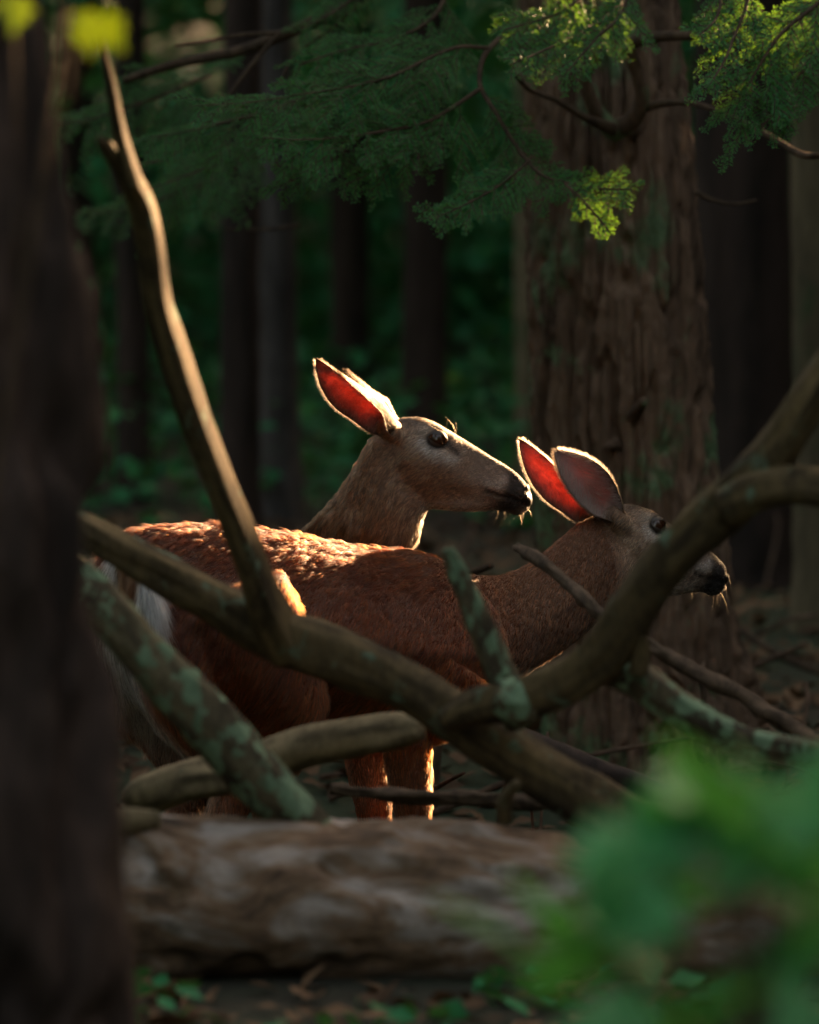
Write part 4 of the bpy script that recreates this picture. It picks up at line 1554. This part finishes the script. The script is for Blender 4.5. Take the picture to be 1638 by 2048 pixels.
# ---- near deer: seen from behind its right flank, head turned away to the right
YB = math.radians(29)
hb = np.array([math.cos(YB), math.sin(YB), 0])
lb = np.array([math.sin(YB), -math.cos(YB), 0])


def nd(x):
    return 12.2 + (x - 950) / 1090 * math.tan(YB)


tors = [(215, 1130, 1240, .055, 1, .9), (232, 1078, 1330, .105, .9, .75), (280, 1056, 1400, .145, .8, .5), (345, 1050, 1425, .163, .8, .5), (440, 1046, 1430, .162, .82, .5), (540, 1058, 1432, .158, .85, .5),
        (640, 1076, 1455, .172, .88, .5), (740, 1094, 1476, .172, .85, .5), (820, 1099, 1484, .155, .8, .5), (890, 1124, 1472, .132, .8, .55), (945, 1172, 1442, .105, .8, .8), (985, 1235, 1400, .062, .9, .9), (1000, 1290, 1350, .02, 1, 1)]
TS = []
for x, y1, y0, hw, kb, kt in tors:
    a_, b_ = W(x, y1, nd(x)), W(x, y0, nd(x))
    TS.append(dict(c=(a_ + b_) / 2, U=(a_ - b_) / 2, V=lb * hw, kb=kb, kt=kt))
H1 = head_frame((1321, 1052), 12.55, math.radians(34), math.radians(3))
neckp = [((840, 1130), (900, 1440), .085), ((900, 1142), (960, 1410), .078), ((950, 1149), (1020, 1370), .068), ((1005, 1149), (1082, 1328), .060), ((1060, 1126), (1148, 1282), .054), ((1112, 1084), (1198, 1238), .048), ((1160, 1044), (1240, 1200), .042), ((1215, 1020), (1275, 1165), .034)]
NS = []
YN = math.radians(36)
ln_ = np.array([math.sin(YN), -math.cos(YN), 0])
for k, (tp_, bt, hw) in enumerate(neckp):
    d = nd(870) + .02 + .053 * k
    a_, b_ = W(*tp_, d), W(*bt, d)
    NS.append(dict(c=(a_ + b_) / 2, U=(a_ - b_) / 2, V=ln_ * hw, kb=.85, kt=.7))
gz0 = float(ground_z(.0, 12.0)) - .01


def side_pt(x, y, lat):
    return W(x, y, nd(x)) + lb * lat


legs = []
hipc = {}
for sg, dx in ((1, 0), (-1, 0)):
    el = side_pt(775, 1455, .075 * sg)
    kn = np.array([el[0], el[1], gz0 + .32]) + hb * .02
    fe = np.array([el[0], el[1], gz0 + .09]) + hb * .015
    ho = np.array([fe[0], fe[1], gz0 + .004]) + hb * .035
    sh = side_pt(850, 1330, .085 * sg)
    legs.append(leg_parts([sh, (sh + el) / 2 + DOWN * .01, el, el * .5 + kn * .5, kn + [0, 0, .03], kn, kn + [0, 0, -.05], (kn + fe) / 2, fe, (fe + ho) / 2 + [0, 0, .005], ho], [.085, .078, .052, .036, .029, .030, .023, .0165, .021, .018, .024]))
    hp = side_pt(395, 1200, .085 * sg)
    th1 = side_pt(440, 1320, .105 * sg)
    st = side_pt(505, 1440, .10 * sg)
    ga = side_pt(455, 1545, .085 * sg)
    hk = side_pt(395, 1650, .075 * sg)
    hk2 = np.array([hk[0], hk[1], hk[2] - .06]) + hb * .01
    f2 = np.array([hk[0], hk[1], gz0 + .09]) + hb * .02
    h2 = np.array([f2[0], f2[1], gz0 + .004]) + hb * .035
    legs.append(leg_parts([hp, th1, st, ga, hk, hk2, (hk2 + f2) / 2, f2, (f2 + h2) / 2 + [0, 0, .005], h2], [.13, .128, .085, .048, .030, .026, .019, .022, .019, .025]))
    thigh = side_pt(335, 1330, .085 * sg)
    legs.append(leg_parts([side_pt(330, 1200, .07 * sg), thigh, side_pt(390, 1450, .085 * sg), side_pt(410, 1560, .08 * sg)], [.09, .10, .075, .035], 20))
def ear_stalk(b, tip):
    d = nrm(tip - b)
    return leg_parts([b - d * .016, b - d * .004, b + d * .016, b + d * .032], [.016, .021, .020, .015], 16)


E1 = [(h2w(H1, -.082, .012, .034), W(1112, 899, 12.50)), (h2w(H1, -.085, .010, -.040), W(1035, 884, 12.53))]
P1 = [loft(TS), loft(NS), loft(head_secs(H1))] + legs + [ear_stalk(*e) for e in E1]
rearc = W(270, 1330, nd(270))


def coat1(V):
    n = fbm(V * 9, 3, 51)
    C = np.tile(np.array([.17, .040, .0065]), (len(V), 1)) * (1 + .22 * n[:, None])
    back = sstep(.75, .92, V[:, 2])[:, None]
    C = C * (1 - .25 * back)
    C = C * (1 + 1.1 * sstep(.80, .62, V[:, 2])[:, None])          # paler thighs and lower flanks, standing in for fill light from below
    along = (V - W(900, 1250, nd(900))) @ hb
    w = sstep(-.02, .22, along)[:, None]
    C = C * (1 - w) + np.array([.20, .08, .033]) * (1 + .15 * n[:, None]) * w
    # white seat and inner thighs
    al = (V - rearc) @ hb
    la = (V - rearc) @ lb
    wz = np.exp(-.5 * (la / .045) ** 2) * sstep(.16, .02, al) * sstep(.86, .74, V[:, 2]) * sstep(.42, .58, V[:, 2])
    wz = np.clip(wz * 1.1, 0, 1)[:, None]
    C = C * (1 - wz) + np.array([1.0, .92, .86]) * wz
    bl = (sstep(.56, .50, V[:, 2]) * sstep(.40, .47, V[:, 2]) * np.exp(-.5 * (((V - W(620, 1450, nd(620))) @ lb) / .08) ** 2) * .5)[:, None]
    C = C * (1 - bl) + np.array([.42, .30, .22]) * bl
    lw = sstep(.34, .25, V[:, 2])[:, None]
    C = C * (1 - lw) + np.array([.22, .12, .06]) * lw
    hf_ = sstep(.07, .05, V[:, 2] - gz0)[:, None]
    return C * (1 - hf_) + np.array([.02, .017, .015]) * hf_


fl1 = []
for x, y in [(230, 1200), (300, 1100), (400, 1080), (500, 1080), (600, 1100), (700, 1110), (800, 1120)]:
    for lat in (.10, -.10):
        fl1.append((side_pt(x, y, lat), -hb * .9 + DOWN * .35, .022))
for x, y in [(560, 1220), (660, 1240), (760, 1250), (850, 1270), (900, 1220), (920, 1330)]:
    for lat in (.15, -.15):
        fl1.append((side_pt(x, y, lat), -hb * .65 + DOWN * .8, .021))
for x, y in [(600, 1400), (700, 1420), (800, 1440)]:
    for lat in (.12, -.12):
        fl1.append((side_pt(x, y, lat), -hb * .5 + DOWN * 1.0, .024))
for x, y in [(360, 1250), (430, 1300), (480, 1400), (330, 1350)]:
    for lat in (.17, -.17):
        fl1.append((side_pt(x, y, lat), -hb * .55 + DOWN * 1.0, .024))
for lat in (.06, -.06, 0):
    for y in (1300, 1380, 1450):
        fl1.append((side_pt(262, y, lat), DOWN + lb * np.sign(lat) * .2 - hb * .1, .045))
for k, s in enumerate(NS[1:]):
    ax_ = NS[min(k + 2, len(NS) - 1)]['c'] - NS[k]['c']
    for q in (-.8, 0, .8):
        for sg in (1, -1):
            fl1.append((s['c'] + s['U'] * q + s['V'] * sg * .8, -nrm(ax_) * .8 + DOWN * .55, .015 - .0008 * k))
for sg in (1, -1):
    fl1.append((side_pt(775, 1500, .09 * sg), DOWN, .014))
    fl1.append((side_pt(775, 1700, .09 * sg), DOWN, .009))
    fl1.append((side_pt(775, 1900, .09 * sg), DOWN, .006))
    fl1.append((side_pt(440, 1560, .10 * sg), DOWN, .014))
    fl1.append((side_pt(400, 1800, .08 * sg), DOWN, .008))


def head_flow(H):
    out = []
    for (x, y), L_ in [((1440, 850), .0028), ((1300, 750), .0036), ((1300, 1000), .004), ((1100, 650), .0042), ((1100, 980), .005), ((850, 450), .0045), ((850, 800), .006), ((850, 1000), .006), ((620, 300), .0045),
                       ((600, 700), .007), ((550, 980), .008), ((480, 150), .007), ((350, 90), .008), ((300, 500), .008), ((300, 900), .010), ((150, 120), .009), ((120, 600), .010)]:
        f_, u_ = hz(x, y)
        for sg in (1, -1):
            out.append((h2w(H, f_, u_, .03 * sg), -H.f * .85 - H.u * .25, L_))
    return out


fl1 += head_flow(H1)
ears1 = [(h2w(H1, -.082, .012, .034), W(1112, 899, 12.50), .042, (.32, -.92, .12), .95, .28),
         (h2w(H1, -.085, .010, -.040), W(1035, 884, 12.53), .040, (-.60, -.74, -.25), 1.0, .8)]


def w1(p):
    f, u, l = w2h(H1, p)
    return 1 + 1.6 * (f > -.12) * (np.abs(l) < .1) - .8 * (p[:, 2] < .35)


deer1, V1, F1, N1 = make_deer('deer', 'red-brown doe with a white-fringed tail, its rump behind the forked branch', W(560, 1024, nd(560)) * [1, 1, 0] + [0, 0, gz0], H1, P1, coat1, fl1, 300000, ears1, 41, w1)

# tail: brown above, long white hair along the sides
tb = [(262, 1082, .034), (266, 1125, .050), (272, 1175, .058), (282, 1220, .054), (292, 1258, .038), (300, 1282, .018)]
TP = np.array([W(x, y, nd(235) - .06 - .006 * k) for k, (x, y, w_) in enumerate(tb)])
TSs = [dict(c=TP[k], U=-hb * .016 * (1 if k else .7), V=lb * tb[k][2]) for k in range(len(tb))]
Vt, Ft_ = loft(TSs, 24, 6)
Nt = vnormals(Vt, Ft_)
lat = ((Vt - TP.mean(0)) @ lb)
Ct = np.where((np.abs(lat) > .032)[:, None], np.array([.62, .58, .56]), np.array([.20, .085, .036]))
me = mesh_np('tail', Vt, Ft_, M_skin)
attr_col(me, Ct * .3)
tl = kid('tail', me, deer1)
r = np.random.default_rng(77)
T, w = sample_surface(Vt, Ft_, 16000, r)
P = (Vt[T] * w[..., None]).sum(1)
la = (P - TP.mean(0)) @ lb
bk = (Nt[T[:, 0]] @ -hb)
cl_ = np.stack([vn(P * 70, 1), vn(P * 70 + 5, 2), vn(P * 70 + 9, 3)], -1)
white = np.clip(sstep(.028, .040, np.abs(la)) + (bk < -.2), 0, 1)[:, None]
Cc = np.array([.21, .085, .035]) * (1 - white) + np.array([1.4, 1.36, 1.36]) * white
dirs = nrmr(DOWN * 1.0 + Nt[T[:, 0]] * .30 + lb * (np.sign(la) * .12 * white[:, 0])[:, None] + cl_ * .30 + r.normal(0, .08, P.shape))
hair_object('tail_hair', P, dirs, (.030 + .035 * white[:, 0]) * (.6 + .6 * r.random(len(P))), Cc * (.3 + .8 * r.random((len(P), 1)) ** 1.3) * (1 + .5 * cl_[:, :1]), tl, .00034, np.tile(DOWN * .25, (len(P), 1)))

# ---- deer behind: neck raised, muzzle at the other one's ear
H2 = head_frame((876, 880), 12.64, math.radians(4), 0.0)
neck2 = [((810, 842), (868, 975), .032, 12.69), ((745, 872), (858, 1014), .041, 12.69), ((708, 934), (846, 1042), .050, 12.69), ((671, 990), (836, 1076), .060, 12.70), ((634, 1031), (818, 1118), .072, 12.72), ((585, 1075), (790, 1185), .085, 12.78), ((520, 1105), (745, 1300), .105, 12.84), ((450, 1120), (690, 1410), .12, 12.88), ((400, 1130), (600, 1440), .12, 12.9)]
NS2 = []
for tp_, bt, hw, d in neck2:
    a_, b_ = W(*tp_, d), W(*bt, d)
    NS2.append(dict(c=(a_ + b_) / 2, U=(a_ - b_) / 2, V=np.array([0.05, -1, 0]) * hw, kb=.85, kt=.7))
tors2 = [(690, 1270, 1400, .05), (650, 1180, 1460, .10), (570, 1125, 1490, .14), (470, 1112, 1495, .155), (330, 1116, 1480, .17), (150, 1118, 1470, .172), (0, 1108, 1440, .16), (-120, 1104, 1425, .16), (-210, 1112, 1400, .14), (-270, 1150, 1330, .09), (-290, 1200, 1260, .04)]
h2v = nrm([1, -.08, 0])
l2v = nrm([-.08, -1, 0])
TS2 = []
for x, y1, y0, hw in tors2:
    d = 12.93 + (570 - x) / 1020 * .08
    a_, b_ = W(x, y1, d), W(x, y0, d)
    TS2.append(dict(c=(a_ + b_) / 2, U=(a_ - b_) / 2, V=l2v * hw, kb=.85, kt=.62))
legs2 = []
for sg in (1, -1):
    sh = W(560, 1300, 12.93) + l2v * .085 * sg
    el = W(520, 1480, 12.93) + l2v * .075 * sg
    g = float(ground_z(el[0], el[1])) - .01
    kn = np.array([el[0] + .02, el[1], g + .31])
    fe = np.array([el[0] + .01, el[1], g + .09])
    ho = np.array([fe[0] + .03, fe[1], g + .004])
    legs2.append(leg_parts([sh, (sh + el) / 2, el, el * .5 + kn * .5, kn, (kn + fe) / 2, fe, ho], [.085, .075, .05, .036, .029, .017, .021, .024]))
    hp = W(-120, 1220, 12.98) + l2v * .085 * sg
    st = W(-40, 1420, 12.98) + l2v * .10 * sg
    hk = W(-190, 1620, 12.98) + l2v * .075 * sg
    g = float(ground_z(hk[0], hk[1])) - .01
    f2 = np.array([hk[0] + .02, hk[1], g + .09])
    h2_ = np.array([f2[0] + .03, f2[1], g + .004])
    legs2.append(leg_parts([hp, (hp + st) / 2, st, (st + hk) / 2, hk, (hk + f2) / 2, f2, h2_], [.13, .125, .085, .05, .03, .02, .022, .025]))
E2 = [(h2w(H2, -.086, .016, .042), W(630, 726, 12.50)), (h2w(H2, -.080, .022, -.036), W(684, 748, 12.74))]
P2_ = [loft(TS2), loft(NS2), loft(head_secs(H2))] + legs2 + [ear_stalk(*e) for e in E2]


def coat2(V):
    n = fbm(V * 9, 3, 52)
    C = np.tile(np.array([.40, .20, .10]), (len(V), 1)) * (1 + .2 * n[:, None])
    # pale throat
    f, u, l = w2h(H2, V)
    X, Y = f * ZH + 490, -u * ZH + 305
    w = np.exp(-.5 * (seg_d(X, Y, [(430, 1040), (330, 1130), (270, 1250), (200, 1400)]) / 60) ** 2)
    w = np.clip(w * .85, 0, 1)[:, None]
    return C * (1 - w) + np.array([.52, .42, .33]) * w


fl2 = head_flow(H2)
for k, s in enumerate(NS2):
    ax_ = NS2[max(k - 1, 0)]['c'] - NS2[min(k + 1, len(NS2) - 1)]['c']
    for q in (-.85, 0, .85):
        for sg in (1, -1):
            fl2.append((s['c'] + s['U'] * q + s['V'] * sg * .8, -nrm(ax_) + DOWN * .2, .011 + .001 * k))
for s in TS2[2:-2]:
    for q in (.7, 0, -.7):
        for sg in (1, -1):
            fl2.append((s['c'] + s['U'] * q + s['V'] * sg, -h2v + DOWN * (.5 - .4 * q), .02))
fl2.append((W(520, 1600, 12.95), DOWN, .01))
fl2.append((W(-150, 1600, 12.95), DOWN, .01))
ears2 = [(h2w(H2, -.086, .016, .042), W(630, 726, 12.50), .044, (-.58, -.76, -.28), 1.05, .8),
         (h2w(H2, -.080, .022, -.036), W(684, 748, 12.74), .042, (-.62, .55, -.35), 1.0, .7)]


def w2(p):
    f, u, l = w2h(H2, p)
    return 1 + 2.5 * (f > -.30) * (np.abs(l) < .2) * (u > -.4) - .75 * (p[:, 0] < -.45)


deer2, V2_, F2_, N2_ = make_deer('deer', 'grey-faced doe standing behind, touching the other doe\'s ear with its muzzle', W(330, 1024, 12.95) * [1, 1, 0] + [0, 0, float(ground_z(-.45, 12.95))], H2, P2_, coat2, fl2, 230000, ears2, 61, w2)
